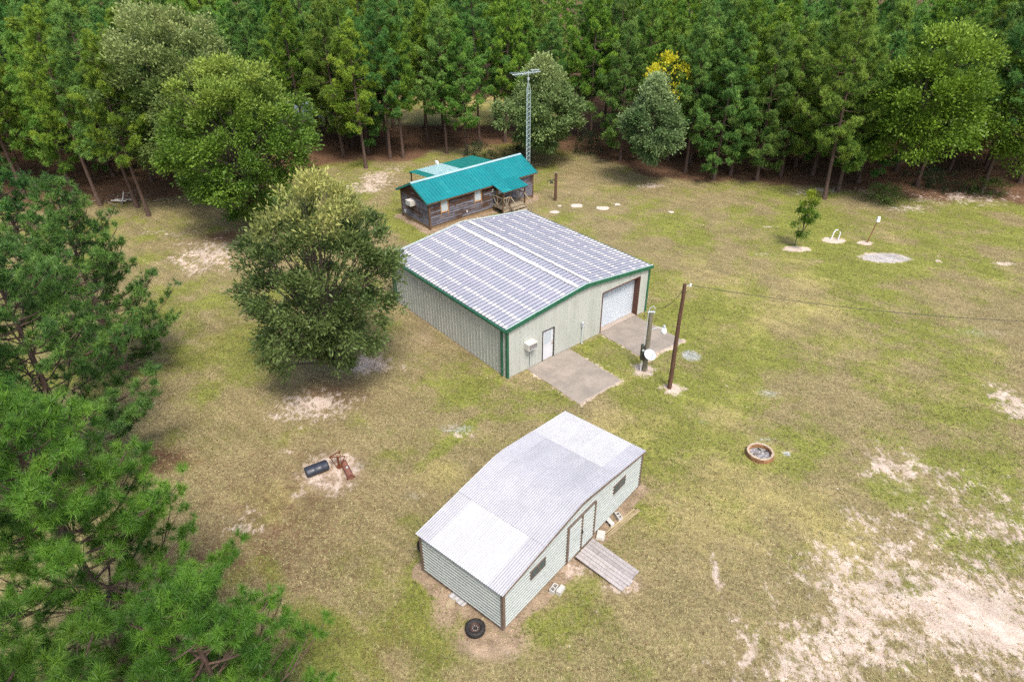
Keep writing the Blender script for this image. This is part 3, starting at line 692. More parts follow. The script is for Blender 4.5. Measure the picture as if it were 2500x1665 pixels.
def shed_surroundings():
    def at(u, v, z=0): x, y = to_world(u, v, B_LOC, B_ROT); return (x, y, z)
    # ramp
    t = thing('wooden_ramp', 'weathered grey plank ramp leading up to the shed doors', 'ramp', at(4.98, -.15), B_ROT)
    rng = random.Random(2); n = 7; wt = 1.26; x = -wt/2
    for k in range(n):
        wd = wt/n; e = rng.uniform(-.05, .05)
        a, b = x+.008, x+wd-.008; x += wd
        MB().hexa([(a-.06,-2.32+e,.03),(b-.06,-2.32+e,.03),(b,.0,.235),(a,.0,.235)], [(a-.06,-2.32+e,.07),(b-.06,-2.32+e,.07),(b,0,.275),(a,0,.275)]).build('plank', 'ramp_plank', t)
    for a in (-.5, 0, .45): MB().hexa([(a,-2.2,0),(a+.05,-2.2,0),(a+.05,-.1,.0),(a,-.1,0)], [(a,-2.2,.036),(a+.05,-2.2,.036),(a+.05,-.1,.22),(a,-.1,.22)]).build('stringer', 'skid_wood', t)
    def block(lab, u, v, rz, holes='top', z=0):
        t = thing('concrete_block', lab, 'concrete block', at(u, v, z), B_ROT+rz, 'loose concrete blocks beside the shed')
        mb = MB()
        # 0.4 x 0.2 x 0.2 with two cells
        def shell(P):
            mb_ = MB()
            mb_.box(-.2, .2, -.1, -.07, 0, .2).box(-.2, .2, .07, .1, 0, .2).box(-.2, -.165, -.0699, .0699, .0005, .1995).box(.165, .2, -.0699, .0699, .0005, .1995).box(-.018, .018, -.0699, .0699, .0005, .1995)
            return mb_
        o = shell(0).build('shell', 'concrete_block', t)
        MB().box(-.164, .164, -.069, .069, .005, .03).build('cell_shade', 'dark_gap', t)  # near-black slab standing in for the shade inside the open cells
        if holes == 'front': 
            for c in t.children: c.rotation_euler = (R(90), 0, 0); c.location = (0, .1, .1)
        return t
    block('hollow concrete block touching the shed wall left of the ramp', 2.66, -.32, R(5))
    t = thing('concrete_cap_block', 'solid pale concrete cap block beside the hollow block left of the ramp', 'concrete block', at(2.78, -.56), B_ROT+R(3), 'loose concrete blocks beside the shed')
    MB().box(-.2, .2, -.1, .1, 0, .19, .008).build('body', 'concrete_block', t)
    block('small hollow concrete block tipped on its side right of the ramp', 6.92, -.16, R(70), 'front')
    block('hollow concrete block farthest from the ramp near the shed corner', 7.45, -.26, R(62))
    t = tag(MB().box(-.24, .24, -.19, .19, 0, .12, .03).build('stone_slab', 'concrete_block', None, False, at(6.12, -.22), B_ROT+R(25)), 'grey rounded stone lying right of the ramp top', 'stone')
    for k, (du, dv, dz, ln) in enumerate(((0, 0, 0, 2.35), (.05, -.11, 0, 2.2), (-.1, .1, .0, 2.3))):
        p = at(7.3+du, -.52+dv, 0); lab = ('weathered board in the middle of three lying beside the shed', 'outermost of three weathered boards lying beside the shed', 'innermost of three weathered boards lying beside the shed')[k]
        o = MB().box(-ln/2, ln/2, -.045, .045, dz, dz+.05).build('lumber_board', 'lumber', None, False, p, B_ROT+R(-7.5+k)); tag(o, lab, 'board', 'boards lying beside the shed')
    # scrap sheet
    P = [(x*.055, .014*math.sin(x*math.pi/2*1.0)) for x in range(0, 15)]
    mb = MB(); mb.strip([(-.16, p-.4, .09+h) for p, h in P], [(.17, p-.4, .04+h) for p, h in P])
    mb.strip([(.17, p-.4, .035+h) for p, h in P], [(-.16, p-.4, .085+h) for p, h in P])
    o = mb.build('scrap_sheet', 'sheet_white', None, False, at(-.05, 2.28), B_ROT); tag(o, 'short scrap of white corrugated sheet poking out under the shed', 'metal sheet')
    V = []; rng = random.Random(8); mb = MB(); n = 10
    ang = [2*math.pi*k/n for k in range(n)]; rr = [rng.uniform(.17, .27) for _ in ang]
    mb.add([(r_*math.cos(a), r_*math.sin(a), 0) for a, r_ in zip(ang, rr)]+[(r_*.85*math.cos(a), r_*.85*math.sin(a), .09+rng.uniform(-.01,.02)) for a, r_ in zip(ang, rr)], [(k, (k+1)%n, n+(k+1)%n, n+k) for k in range(n)]+[tuple(range(n, 2*n))])
    o = mb.build('flat_stone', 'tan_stone', None, False, at(-.36, 2.36), 0); tag(o, 'tan flat stone under the scrap of corrugated sheet', 'stone')
    for u, v, lab in ((-.12, 3.05, 'small pale stone under the shed wall farthest from the spare wheel'), (-.1, .95, 'broken wood bit under the shed between sheet and wheel')):
        MBo = MB().box(-.09, .09, -.06, .06, 0, .08, .02).build('loose_stone', 'tan_stone', None, False, at(u, v), 1.0); tag(MBo, lab, 'stone')
    def wheel(name, lab, loc, mirror=False, rot=None):
        t = thing(name, lab, 'wheel', loc, .3)
        prof = [(.20,.20),(.23,.235),(.30,.25),(.345,.235),(.365,.20),(.37,.14),(.37,.10),(.365,.04),(.345,.01),(.30,0),(.2,.02)]
        ty = MB().lathe(prof, 36).build('tyre', 'black_rubber', t, True)
        mb = MB()
        for k in range(36):
            a = 2*math.pi*k/36
            for z in (.06, .13, .19):
                p = Vector((.372*math.cos(a), .372*math.sin(a), z)); q = Vector((.372*math.cos(a+.11), .372*math.sin(a+.11), z+.02)); mb.bar(p, q, .012, .03)
        mb.build('tread', 'black_rubber', ty)
        rm = MB().lathe([(.215,.215),(.20,.195),(.19,.14),(.165,.125),(.12,.15),(.07,.155),(.065,.13),(.001,.13)], 32).build('rim', 'wheel_steel', t, True)
        for k in range(8):
            a = 2*math.pi*k/8; MB().tube([(.1*math.cos(a),.1*math.sin(a),.14),(.1*math.cos(a),.1*math.sin(a),.168)], .014, 6).build('lug_nut', 'galvanised', rm)
        MB().tube([(0,0,.12),(0,0,.185)], .05, 12).build('hub', 'dark_gap', rm)
        if rot: t.rotation_euler = rot
        return t
    p = at(-.60, .86); wheel('spare_wheel', 'worn black tyre on a dark steel rim lying flat by the shed corner', p)
    p = G(1040, 1338); wheel('truck_wheel', 'black wheel standing behind the far corner of the shed', (p[0], p[1], .36), False, (R(80), 0, R(20)))
shed_surroundings()

# ------------------------------------------------------------------ the cabin
def cabin():
    t = thing('log_cabin', 'weathered dark board cabin with bright teal metal roof', 'cabin', (*C_LOC, 0), C_ROT)
    W, L, Z, H, HR = C_W, C_L, C_Z, 2.50, 3.50
    rng = random.Random(6)
    MB().box(.06, W-.06, .06, L-.06, 0, H-.02).build('wall_core', 'cabin_frame', t)
    MB().box(.02, W-.02, .02, L-.02, -.05, .34).build('crawl_skirt', 'cellar_wood', t)
    rows = 10; rh = (H-.02-.34)/rows+.012
    op = [(1.12, 1.90, 1.25, 2.40), (4.62, 5.40, 1.30, 2.42), (7.10, 7.92, .5, 2.35)]
    def board(a, b, z0, side):
        th = .06; mb = MB()
        if side in ('front', 'back'):
            y = 0 if side == 'front' else L; s = -1 if side == 'front' else 1
            q = [(a, y+s*th), (b, y+s*th), (b, y), (a, y)]; p = [(a, y+s*.015), (b, y+s*.015), (b, y-s*.0), (a, y-s*.0)]
        else:
            x = 0 if side == 'left' else W; s = -1 if side == 'left' else 1
            q = [(x+s*th, a), (x+s*th, b), (x, b), (x, a)]; p = [(x+s*.015, a), (x+s*.015, b), (x, b), (x, a)]
        mb.hexa([(*k, z0+.005) for k in q], [(*k, z0+rh-.006) for k in p])
        return mb.build('board', 'cabin_board', t)
    for r_ in range(rows):
        z0 = .34+r_*rh-.01*r_*0
        z0 = .34+r_*(H-.02-.34)/rows
        for side, ln in (('front', W), ('back', W), ('left', L), ('right', L)):
            cuts = [0.0, ln]
            if ln > 6:
                x = rng.uniform(1.5, 3.8)
                while x < ln-1: cuts.append(x); x += rng.uniform(2.4, 4.2)
            cuts = sorted(cuts); segs = [(a+.004, b-.004) for a, b in zip(cuts, cuts[1:])]
            if side == 'front':
                for o_ in op:
                    if z0+rh*.6 > o_[2] and z0+rh*.3 < o_[3]:
                        ns_ = []
                        for a, b in segs:
                            if b <= o_[0] or a >= o_[1]: ns_.append((a, b))
                            else:
                                if a < o_[0]: ns_.append((a, o_[0]))
                                if b > o_[1]: ns_.append((o_[1], b))
                        segs = ns_
            for a, b in segs:
                if b-a > .05: board(a, b, z0, side)
    # gable boards
    for r_ in range(6):
        z0 = H-.02+r_*rh; k = (z0+.1-H)/(HR-H)*L/2
        if k > L/2-.2: break
        for side in ('left', 'right'): board(k, L-k, z0, side)
    for x, y in ((0,0), (W,0), (0,L), (W,L)):
        sx = -.06 if x == 0 else -.08; sy = -.06 if y == 0 else -.08
        MB().box(x+sx, x+sx+.14, y+sy, y+sy+.14, .1, H).build('corner_post', 'cabin_frame', t)
    # roof
    EV, EG = .30, .30
    sl = (HR-H)/(L/2)
    def rz(v): return HR-sl*abs(v-L/2)+.07
    n = 13; u0, u1 = -EG, W+EG
    for side in (0, 1):
        for i in range(n):
            a, b = u0+(u1-u0)*i/n, u0+(u1-u0)*(i+1)/n
            P = rib_profile(a, b, .305, .07, .04, 0, u0+.15); mb = MB()
            va, vb = (-EV, L/2) if side == 0 else (L/2, L+EV)
            A_ = [(p, va, rz(va)+h) for p, h in P]; B_ = [(p, vb, rz(vb)+h) for p, h in P]
            mb.strip(B_, A_); mb.build('roof_sheet', 'teal_roof', t)
    MB().add([(u0-.02, L/2-.17, rz(L/2-.17)+.055), (u1+.02, L/2-.17, rz(L/2-.17)+.055), (u1+.02, L/2, rz(L/2)+.07), (u0-.02, L/2, rz(L/2)+.07), (u1+.02, L/2+.17, rz(L/2+.17)+.055), (u0-.02, L/2+.17, rz(L/2+.17)+.055)], [(0,1,2,3),(3,2,4,5)]).build('ridge_cap', 'ridge_metal', t)
    for x in (u0-.03, u1+.005):
        for va, vb in ((-EV, L/2), (L/2, L+EV)):
            MB().hexa([(x,va,rz(va)-.14),(x+.025,va,rz(va)-.14),(x+.025,vb,rz(vb)-.14),(x,vb,rz(vb)-.14)], [(x,va,rz(va)+.05),(x+.025,va,rz(va)+.05),(x+.025,vb,rz(vb)+.05),(x,vb,rz(vb)+.05)]).build('barge_trim', 'teal_panel', t)
    for y in (-EV+.02, L+EV-.05): MB().box(u0+.03, u1-.03, y, y+.03, rz(-EV)-.13, rz(-EV)-.012).build('fascia', 'cabin_frame', t)
    # windows
    for a, b, z0, z1 in op[:2]:
        w_ = MB().box(a+.05, b-.05, .0, .04, z0+.05, z1-.05).build('window', 'window_white', t)
        zm = (z0+z1)/2
        MB().box(a+.09, b-.09, -.014, -.001, zm+.03, z1-.09).build('pane', 'window_blind', w_)
        MB().box(a+.09, b-.09, -.014, -.001, z0+.09, zm-.03).build('pane', 'window_blind', w_)
        MB().box(a-.02, a+.05, -.07, .02, z0-.35, z1+.02).box(b-.05, b+.02, -.07, .02, z0-.35, z1+.02).build('window_casing', 'cedar_trim', w_)
        MB().box(a-.02, b+.02, -.08, .0, z0-.03, z0+.045).build('sill', 'cedar_trim', w_)
    # door and porch light
    a, b, z0, z1 = op[2]
    d = MB().box(a+.05, b-.05, .0, .045, z0+.08, z1-.05).build('door', 'cabin_frame', t)
    MB().box(a+.18, b-.18, -.012, -.001, 1.35, 2.1).build('pane', 'window_blind', d)
    MB().box(a-.05, a+.05, -.07, .02, z0, z1+.05).box(b-.05, b+.05, -.07, .02, z0, z1+.05).box(a+.05, b-.05, -.07, .02, z1-.05, z1+.05).build('door_frame', 'cedar_trim', d)
    l = MB().box(6.53, 6.68, -.14, -.05, 1.75, 2.02).build('wall_lamp', 'pvc_white', t)
    MB().box(6.57, 6.64, -.151, -.141, 1.8, 1.9).build('lens', 'wire_black', l)
    MB().box(W*.33, W*.33+.08, -.1, -.045, .62, .8).build('outlet_cover', 'pvc_white', t)
    # gable air conditioner
    a = MB().box(-.55, .0, 1.95, 2.65, 1.62, 2.05).build('air_conditioner', 'appliance', t)
    MB().box(-.561, -.551, 2.03, 2.57, 1.67, 2.0).build('grille', 'grey_box', a)
    MB().box(-.13, -.046, 3.55, 3.72, .5, .75).build('meter_box', 'grey_box', t)
    # porch: deck, posts, roof, rails, steps
    PZ = .55; p0, p1, pv = 6.55, 9.1, -1.55
    x = p0
    for k in range(17): MB().box(p0+k*.15, p0+k*.15+.138, pv, -.06, PZ-.04, PZ).build('deck_board', 'deck_wood', t)
    MB().box(p0+.05, p1-.05, pv+.03, pv+.07, .2, PZ-.041).build('deck_rim', 'deck_wood', t)
    n = 3
    for i in range(n):
        a, b = p0-.15+(p1-p0+.3)*i/n, p0-.15+(p1-p0+.3)*(i+1)/n; P = rib_profile(a, b, .305, .07, .035, 0, p0); mb = MB()
        mb.strip([(p, -.03, 2.56+h) for p, h in P], [(p, pv-.25, 2.18+h) for p, h in P]); mb.build('porch_roof_sheet', 'teal_roof', t)
    MB().box(p0-.12, p1+.12, pv-.2, pv-.16, 2.06, 2.18).build('porch_beam', 'cabin_frame', t)
    for x in (p0, p0+.75, p1-.08): MB().box(x, x+.09, pv, pv+.09, .0, 2.1 if x != p0+.75 else 2.12).build('porch_post', 'cabin_frame', t)
    def rail(pa, pb):
        (xa, ya), (xb, yb) = pa, pb
        MB().bar((xa,ya,PZ+.95), (xb,yb,PZ+.95), .06, .09).build('handrail', 'cedar_trim' if False else 'deck_wood', t)
        MB().bar((xa,ya,PZ+.1), (xb,yb,PZ+.1), .05, .07).build('bottom_rail', 'deck_wood', t)
        m_ = ((xa+xb)/2, (ya+yb)/2)
        MB().bar((xa,ya,PZ+.9), (m_[0],m_[1],PZ+.12), .05).build('brace', 'deck_wood', t)
        MB().bar((m_[0],m_[1],PZ+.12), (xb,yb,PZ+.9), .05).build('brace', 'deck_wood', t)
        MB().bar((m_[0],m_[1],PZ+.1), (m_[0],m_[1],PZ+.95), .05).build('baluster', 'deck_wood', t)
    rail((p0+.04, -.08), (p0+.04, pv+.09)); rail((p1-.04, -.08), (p1-.04, pv+.09)); rail((p0+.09, pv+.045), (p0+.75, pv+.045))
    for k in range(3):
        MB().box(7.5, 8.9, pv-.05-.28*(k+1), pv-.05-.28*k-.02, PZ-.14*(k+1)-.04, PZ-.14*(k+1)).build('step', 'deck_wood', t)
    for x in (7.45, 8.92): MB().bar((x, pv-.02, PZ-.02), (x, pv-.95, .04), .04, .18).build('stair_stringer', 'deck_wood', t)
    for x in (7.42, 8.98):
        MB().bar((x, pv+.03, PZ+.95), (x, pv-1.0, .75), .06, .08).build('stair_rail', 'deck_wood', t)
        MB().box(x-.04, x+.04, pv-1.03, pv-.95, 0, .78).build('stair_post', 'deck_wood', t)
    # rear lean-to roof with clear panels
    a0, a1, b0, b1 = 2.9, 10.2, L+.1, 7.5
    def lz(v): return 2.72-.09*(v-b0)
    n = 8
    for i in range(n):
        a, b = a0+(a1-a0)*i/n, a0+(a1-a0)*(i+1)/n; P = rib_profile(a, b, .305, .07, .03, 0, a0+.1); mb = MB()
        mb.strip([(p, b1, lz(b1)+h) for p, h in P], [(p, b0, lz(b0)+h) for p, h in P])
        mb.build('lean_to_sheet', 'clear_panel' if i in (1, 2, 3) else 'teal_panel', t)
    for x in (a0+.1, (a0+a1)/2, a1-.2): MB().box(x, x+.1, b1-.25, b1-.15, 0, lz(b1)-.12).build('lean_to_post', 'cabin_frame', t)
    MB().box(a0, a1, b1-.26, b1-.14, lz(b1)-.12, lz(b1)-.01).build('lean_to_beam', 'cabin_frame', t)
    MB().box(6.0, 6.18, b1-.1, b1+.25, lz(b1)+.05, lz(b1)+.3).build('vent_box', 'pvc_white', t)
cabin()

# ------------------------------------------------------------------ aerial tower, poles, wires, posts
def tower():
    x, y = 1.56, 62.2; HT = 9.6; r = .21
    t = thing('antenna_tower', 'slender pale lattice tower with rooftop television aerial behind the cabin', 'tower', (x, y, 0), R(20))
    cr = [(r*math.cos(R(90+120*k)), r*math.sin(R(90+120*k))) for k in range(3)]
    for c in cr: MB().tube([(c[0], c[1], 0), (c[0], c[1], HT-.6), (c[0]*.15, c[1]*.15, HT)], .028, 6).build('leg', 'galvanised_teal', t)
    mb = MB(); z = .2; k = 0; st = .40
    while z < HT-.7:
        for i in range(3):
            a, b = cr[i], cr[(i+1) % 3]
            mb.tube([(a[0], a[1], z), (b[0], b[1], z+st/2)], .013, 4); mb.tube([(b[0], b[1], z+st/2), (a[0], a[1], z+st)], .013, 4)
        z += st
    mb.build('lattice', 'galvanised_teal', t)
    MB().tube([(0,0,HT-1.0),(0,0,HT+1.0)], .025, 8).build('mast', 'galvanised', t)
    a = MB().tube([(-1.45,0,HT+.75),(1.15,.0,HT+.85)], .025, 6).build('boom', 'galvanised', t)
    rng = random.Random(3); 
    for k in range(14):
        f = k/13; xx = -1.35+2.4*f; ln = (1.0-.62*f)*(1 if k % 2 else .85); zz = HT+.75+.1*(xx+1.45)/2.6
        MB().tube([(xx-.12*ln, -ln, zz+.02), (xx, 0, zz), (xx-.12*ln, ln, zz+.02)], .014, 4).build('element', 'galvanised', a)
    mb = MB()
    for k in range(6): mb.tube([(.3+k*.12, -.3, HT+1.02), (.3+k*.12, .3, HT+1.02)], .012, 4)
    mb.tube([(.2,0,HT+1.02),(1.0,0,HT+1.02)], .02, 6); mb.build('upper_array', 'galvanised', t)
    MB().box(-.08,.08,-.08,.08,HT+.2,HT+.45).build('rotor', 'grey_box', t)
tower()

def utility():
    P = np.array([8.745, 30.291]); S = np.array([7.644, 32.025]); HP = 6.53; HS = 3.9
    t = thing('utility_pole', 'tall bare brown utility pole standing in a sandy patch', 'utility pole', (P[0], P[1], 0))
    n = 9; mb = MB().tube([(0,0,-.2)]+[(.0+.01*math.sin(k), .01*math.cos(k*2), HP*k/n) for k in range(n+1)], [.13]+[.13-.035*k/n for k in range(n+1)], 12); mb.build('shaft', 'creosote_pole', t)
    MB().tube([(.05,0,HP-.12),(.3,-.03,HP-.05)], .02, 6).build('bracket', 'galvanised', t)
    MB().tube([(.28,-.03,HP-.13),(.30,-.03,HP+.02)], .05, 8).build('insulator', 'pvc_white', t)
    MB().tube([(.1,.02,.0),(.1,.02,HP-.3)], .008, 5).build('ground_wire', 'wire_black', t)
    t = thing('service_pole', 'short weathered grey pole carrying a satellite dish and meter box', 'service pole', (S[0], S[1], 0))
    MB().tube([(0,0,-.2),(0,0,.0),(.01,0,HS*.5),(0,.0,HS)], [.15,.15,.135,.12], 12).build('shaft', 'grey_pole', t)
    d = (P-S)/np.linalg.norm(P-S)
    m_ = MB().box(-.33, -.15, -.16, .12, .8, 1.75).build('meter_box', 'sign_dark', t)
    MB().tube([(-.24,-.17,1.5),(-.24,-.22,1.5)], .07, 12).build('meter', 'grey_box', m_)
    MB().tube([(-.24,-.1,0),(-.24,-.1,.8)], .03, 8).build('conduit', 'pvc_white', t)
    MB().tube([(-.2,-.03,1.75),(-.16,-.03,HS-.1),(-.12,-.03,HS+.25),(.05,-.03,HS+.38),(.2,-.03,HS+.22)], .02, 6).build('service_mast', 'galvanised', t)
    MB().tube([(-.2,.05,HS-.1),(-.32,.05,HS-.1),(-.36,.05,HS-.35),(-.25,.05,HS-.45)], .012, 5).build('wire_loop', 'wire_black', t)
    MB().box(-.2,.2,-.05,.05,HS-.05,HS+.02).build('cross_bracket', 'galvanised', t)
    # dish
    ds = thing_part_dish(t)
    # arm lamp
    a = MB().tube([(.1,0,2.75),(.5,.02,2.9),(.75,.02,2.85)], .025, 6).build('lamp_arm', 'galvanised', t)
    MB().lathe([(.03,.12),(.09,.1),(.12,.0),(.17,-.05),(.17,-.25),(.12,-.3),(.001,-.31)], 16, (.82,.02,2.78)).build('lamp_head', 'pvc_white', a, True)
    MB().lathe([(.001,.24),(.07,.22),(.09,.1),(.03,.09)], 12, (.82,.02,2.8)).build('photocell', 'grey_box', a, True)
    # wires
    mb = MB(); pts = []
    a = np.array([P[0]-.05, P[1], HP-.35]); b = np.array([S[0]+.3, S[1]-.02, HS+.25]); 
    for k in range(15):
        f = k/14; p = a*(1-f)+b*f; p[2] -= .55*4*f*(1-f)*.6; pts.append(p)
    o = mb.tube(pts, .014, 5).build('service_drop', 'wire_black', None); tag(o, 'sagging black cable between the tall and the short pole', 'cable')
    mb = MB(); pts = []; a = np.array([P[0]+.3, P[1]-.03, HP-.05]); b = np.array([41.0, 27.0, 6.3])
    for k in range(41):
        f = k/40; p = a*(1-f)+b*f; p[2] -= 1.15*4*f*(1-f); pts.append(p)
    o = mb.tube(pts, .014, 5).build('overhead_wire', 'wire_black', None); tag(o, 'long black overhead wire running from the tall pole across the lawn', 'cable')
def thing_part_dish(t):
    ctr = Vector((.1, -.42, 1.32)); nrm = Vector((.12, -.45, .88)).normalized()
    q = nrm.to_track_quat('Z', 'Y')
    prof = [(.001, .0), (.1, .008), (.2, .03), (.29, .065), (.33, .085), (.335, .08), (.29, .05), (.2, .012), (.001, -.02)]
    mb = MB().lathe(prof, 28); mb.v = [tuple(ctr+q @ Vector((p[0], p[1]*1.08, p[2]))) for p in mb.v]
    d = mb.build('satellite_dish', 'dish_paint', t, True)
    MB().tube([tuple(ctr), (.02, -.12, 1.2), (0,-.1,1.15)], .03, 6).build('dish_mount', 'grey_box', d)
    e = ctr+q @ Vector((0, -.3, .05)); f = ctr+q @ Vector((0, -.12, .42))
    MB().tube([tuple(e), tuple(f)], .015, 6).build('feed_arm', 'grey_box', d)
    return d
utility()

def lawn_posts():
    b = (4.03, 58.95)
    t = thing('sign_post', 'dark wooden post with a hanging bracket standing right of the cabin', 'post', (*b, 0), R(10))
    MB().box(-.11,.11,-.11,.11,0,2.6,.01).build('shaft', 'creosote_pole', t)
    a = MB().bar((-.1,0,1.95),(-.8,0,1.9),.05,.07).build('arm', 'sign_dark', t)
    MB().bar((-.1,0,1.55),(-.5,0,1.9),.04).build('brace', 'sign_dark', a); MB().bar((-.78,0,1.92),(-.8,0,1.5),.03).build('hook', 'sign_dark', a)
    mb = MB(); mb.box(-.55,-.25,-.02,.02,1.62,1.84,.02); mb.build('hanging_plate', 'sign_dark', a)
    MB().box(-.13,.13,-.13,.13,2.601,2.65,.03).build('cap', 'grey_pole', t)
    # stepping stones
    for k, (px, py, r_, lab) in enumerate(((1275,488.5,.45,'pale flat stone nearest the cabin in the lawn'),(1326,474,.62,'large pale flat stone second from the cabin'),(1385.5,479.5,.60,'large pale flat stone third from the cabin'),(1419,471,.32,'small pale flat stone farthest up the lawn from the cabin'),(1287,474,.22,'tiny pale stone just behind the first flat stone'),(1543,488.5,.26,'lone small pale stone far right of the flat stones'))):
        p = Gd(px, py); rng = random.Random(k); n = 11; mb = MB(); ang = [2*math.pi*i/n for i in range(n)]; rr = [r_*rng.uniform(.75, 1.1) for _ in ang]
        mb.add([(q*math.cos(a), q*.8*math.sin(a), -.02) for a, q in zip(ang, rr)]+[(q*.94*math.cos(a), q*.76*math.sin(a), .035+rng.uniform(0,.02)) for a, q in zip(ang, rr)], [(i,(i+1)%n,n+(i+1)%n,n+i) for i in range(n)]+[tuple(range(n,2*n))])
        o = mb.build('stepping_stone', 'pale_stone', None, False, (p[0], p[1], 0)); tag(o, lab, 'stone', 'pale flat stones in the lawn')
    # septic pipes, stake, post with box
    p = Gd(1920, 551)
    t = thing('vent_pipes', 'pair of white upright pipes joined at the top in a sandy patch', 'pipe', (p[0], p[1], 0), R(-15))
    MB().tube([(-.28,0,0),(-.22,0,.55),(-.1,.05,.78),(.06,.05,.8)], .05, 8).build('pipe', 'pvc_white', t)
    MB().tube([(.22,-.1,0),(.24,-.1,.62),(.2,-.1,.72)], .05, 8).build('pipe', 'pvc_white', t)
    MB().tube([(.34,.1,0),(.34,.1,1.05)], .02, 6).build('rod', 'grey_pole', t)
    p = Gd(1994, 558); t = thing('marker_post', 'leaning thin wooden stake with a white box on top', 'post', (p[0], p[1], 0))
    MB().tube([(0,0,0),(.36,.1,1.75)], .05, 6).build('stake', 'weathered_stick', t)
    MB().box(.27,.53,.02,.22,1.72,2.12,.03).build('box', 'pvc_white', t)
    p = Gd(1827, 566); t = thing('tree_stake', 'thin dark green stake left of the sapling', 'stake', (p[0], p[1], 0))
    MB().tube([(0,0,0),(0,0,1.55)], .03, 6).build('stake', 'stake_green', t); MB().tube([(0,0,1.551),(0,0,1.68)], .035, 6).build('tip', 'pvc_white', t)
lawn_posts()

def fire_pit():
    p = Gd(1747, 1046)
    t = thing('fire_pit', 'round fire pit ringed with two courses of orange tan stone', 'fire pit', (p[0], p[1], 0), R(10)); t.scale = (.78, .78, .85)
    n = 12; rng = random.Random(5)
    for c in range(3):
        for k in range(n):
            a0 = 2*math.pi*(k+.5*(c % 2))/n+.01; a1 = 2*math.pi*(k+1+.5*(c % 2))/n-.012; j = rng.uniform(-.015, .015)
            r0, r1 = .66+j, .86+j; 
            if c == 2: r0, r1 = .70+j, .83+j
            z0, z1 = (0.0, .13) if c == 0 else ((.134, .26) if c == 1 else (.262, .30))
            q = [(r0*math.cos(a0), r0*math.sin(a0)), (r1*math.cos(a0), r1*math.sin(a0)), (r1*math.cos(a1), r1*math.sin(a1)), (r0*math.cos(a1), r0*math.sin(a1))]
            h = rng.uniform(-.008, .004)
            MB().hexa([(*e, z0) for e in q], [(e[0]*.99, e[1]*.99, z1+h) for e in q]).build('cap_stone' if c == 2 else 'stone', 'pit_cap' if c == 2 else 'pit_stone', t)
    mb = MB(); V = [(0,0,.07)]; m_ = 18
    for r_ in (.3, .66):
        for k in range(m_): V.append((r_*math.cos(2*math.pi*k/m_), r_*math.sin(2*math.pi*k/m_), .05+rng.uniform(-.02,.04)))
    F = [(0,1+k,1+(k+1)%m_) for k in range(m_)]+[(1+k,1+m_+k,1+m_+(k+1)%m_,1+(k+1)%m_) for k in range(m_)]
    mb.add(V, F).build('ash_bed', 'ash', t)
    for k in range(6):
        a = rng.uniform(0, 6.28); r_ = rng.uniform(0, .4); x, y = r_*math.cos(a), r_*math.sin(a); b = rng.uniform(0, 6.28)
        MB().tube([(x,y,.1),(x+.25*math.cos(b),y+.25*math.sin(b),.11)], .03, 6).build('burnt_log', 'dead_branch' if k % 2 else 'dark_gap', t)
fire_pit()

def junk():
    p = Gd(730, 1085)
    # dark upturned tub
    t = thing('plastic_tub', 'dark blue black plastic drum lying on its side in bare sand', 'drum', (p[0], p[1], 0), R(32))
    L, r_ = 1.08, .29
    prof = [(.001,-L/2),(r_-.05,-L/2),(r_-.01,-L/2+.03),(r_,-L/2+.08),(r_,-.2),(r_+.012,-.17),(r_,-.14),(r_,.14),(r_+.012,.17),(r_,.2),(r_,L/2-.08),(r_-.01,L/2-.03),(r_-.05,L/2),(.001,L/2)]
    mb = MB().lathe(prof, 28, (0,0,0), 'X'); mb.v = [(x, y, z*.8+.22) for x, y, z in mb.v]; b = mb.build('body', 'tub_plastic', t, True)
    MB().tube([(L/2-.01,.12,.3),(L/2+.02,.12,.3)], .035, 8).build('bung', 'tub_plastic', t)
    p = Gd(781, 1074)
    t = thing('rusty_pump_stand', 'rusty iron pump stand with splayed arms in bare sand', 'pump stand', (p[0], p[1], 0), R(15)); t.scale = (.66, .66, .66)
    MB().tube([(0,0,0),(0,0,.12)], .2, 10).build('base', 'rust', t)
    MB().tube([(0,0,.1),(0,0,.95)], .06, 8).build('post', 'rust', t)
    for a, b in (((-.16,-.05,.05),(-.55,.1,1.0)), ((.12,.1,.05),(.18,.25,1.15)), ((.1,-.08,.05),(.5,.05,.9)), ((-.1,.12,.1),(-.1,.3,1.1))):
        MB().bar(a, b, .05, .03).build('leg', 'rust', t)
    MB().bar((-.62,.1,.98),(.0,.32,1.12),.05,.07).build('arm', 'rust', t); MB().bar((-.62,.1,.98),(.52,.05,.9),.05,.06).build('arm', 'rust', t); MB().bar((.0,.32,1.12),(.2,.25,1.16),.09,.06).build('arm', 'rust', t)
    MB().tube([(.14,.25,1.1),(.22,.25,1.3)], .05, 8).build('spout', 'rust', t)
    p = Gd(799, 1083)
    t = thing('rusty_trough', 'long rusty metal trough lying beside the pump stand', 'trough', (p[0], p[1], 0), R(-62))
    L, wd = 1.25, .3
    mb = MB(); n = 8; P = [(wd/2*math.cos(math.pi*k/n), .24*math.sin(math.pi*k/n)+.01) for k in range(n+1)]
    mb.strip([(-L/2, y, z) for y, z in P], [(L/2, y*1.15, z*1.1) for y, z in P]); mb.add([(L/2, y*1.15, z*1.1) for y, z in P], [tuple(range(n+1))]); mb.add([(-L/2, y, z) for y, z in P], [tuple(range(n, -1, -1))])
    mb.build('shell', 'rust_pale', t)
    MB().tube([(L/2-.05,-.19,.03),(L/2+.0,-.17,.12),(L/2,0,.285),(L/2,.17,.12),(L/2-.05,.19,.03)], .022, 6).build('rolled_rim', 'rust', t)
    MB().tube([(.05,0,.24),(.05,0,.30)], .05, 8).build('fitting', 'galvanised', t)
junk()

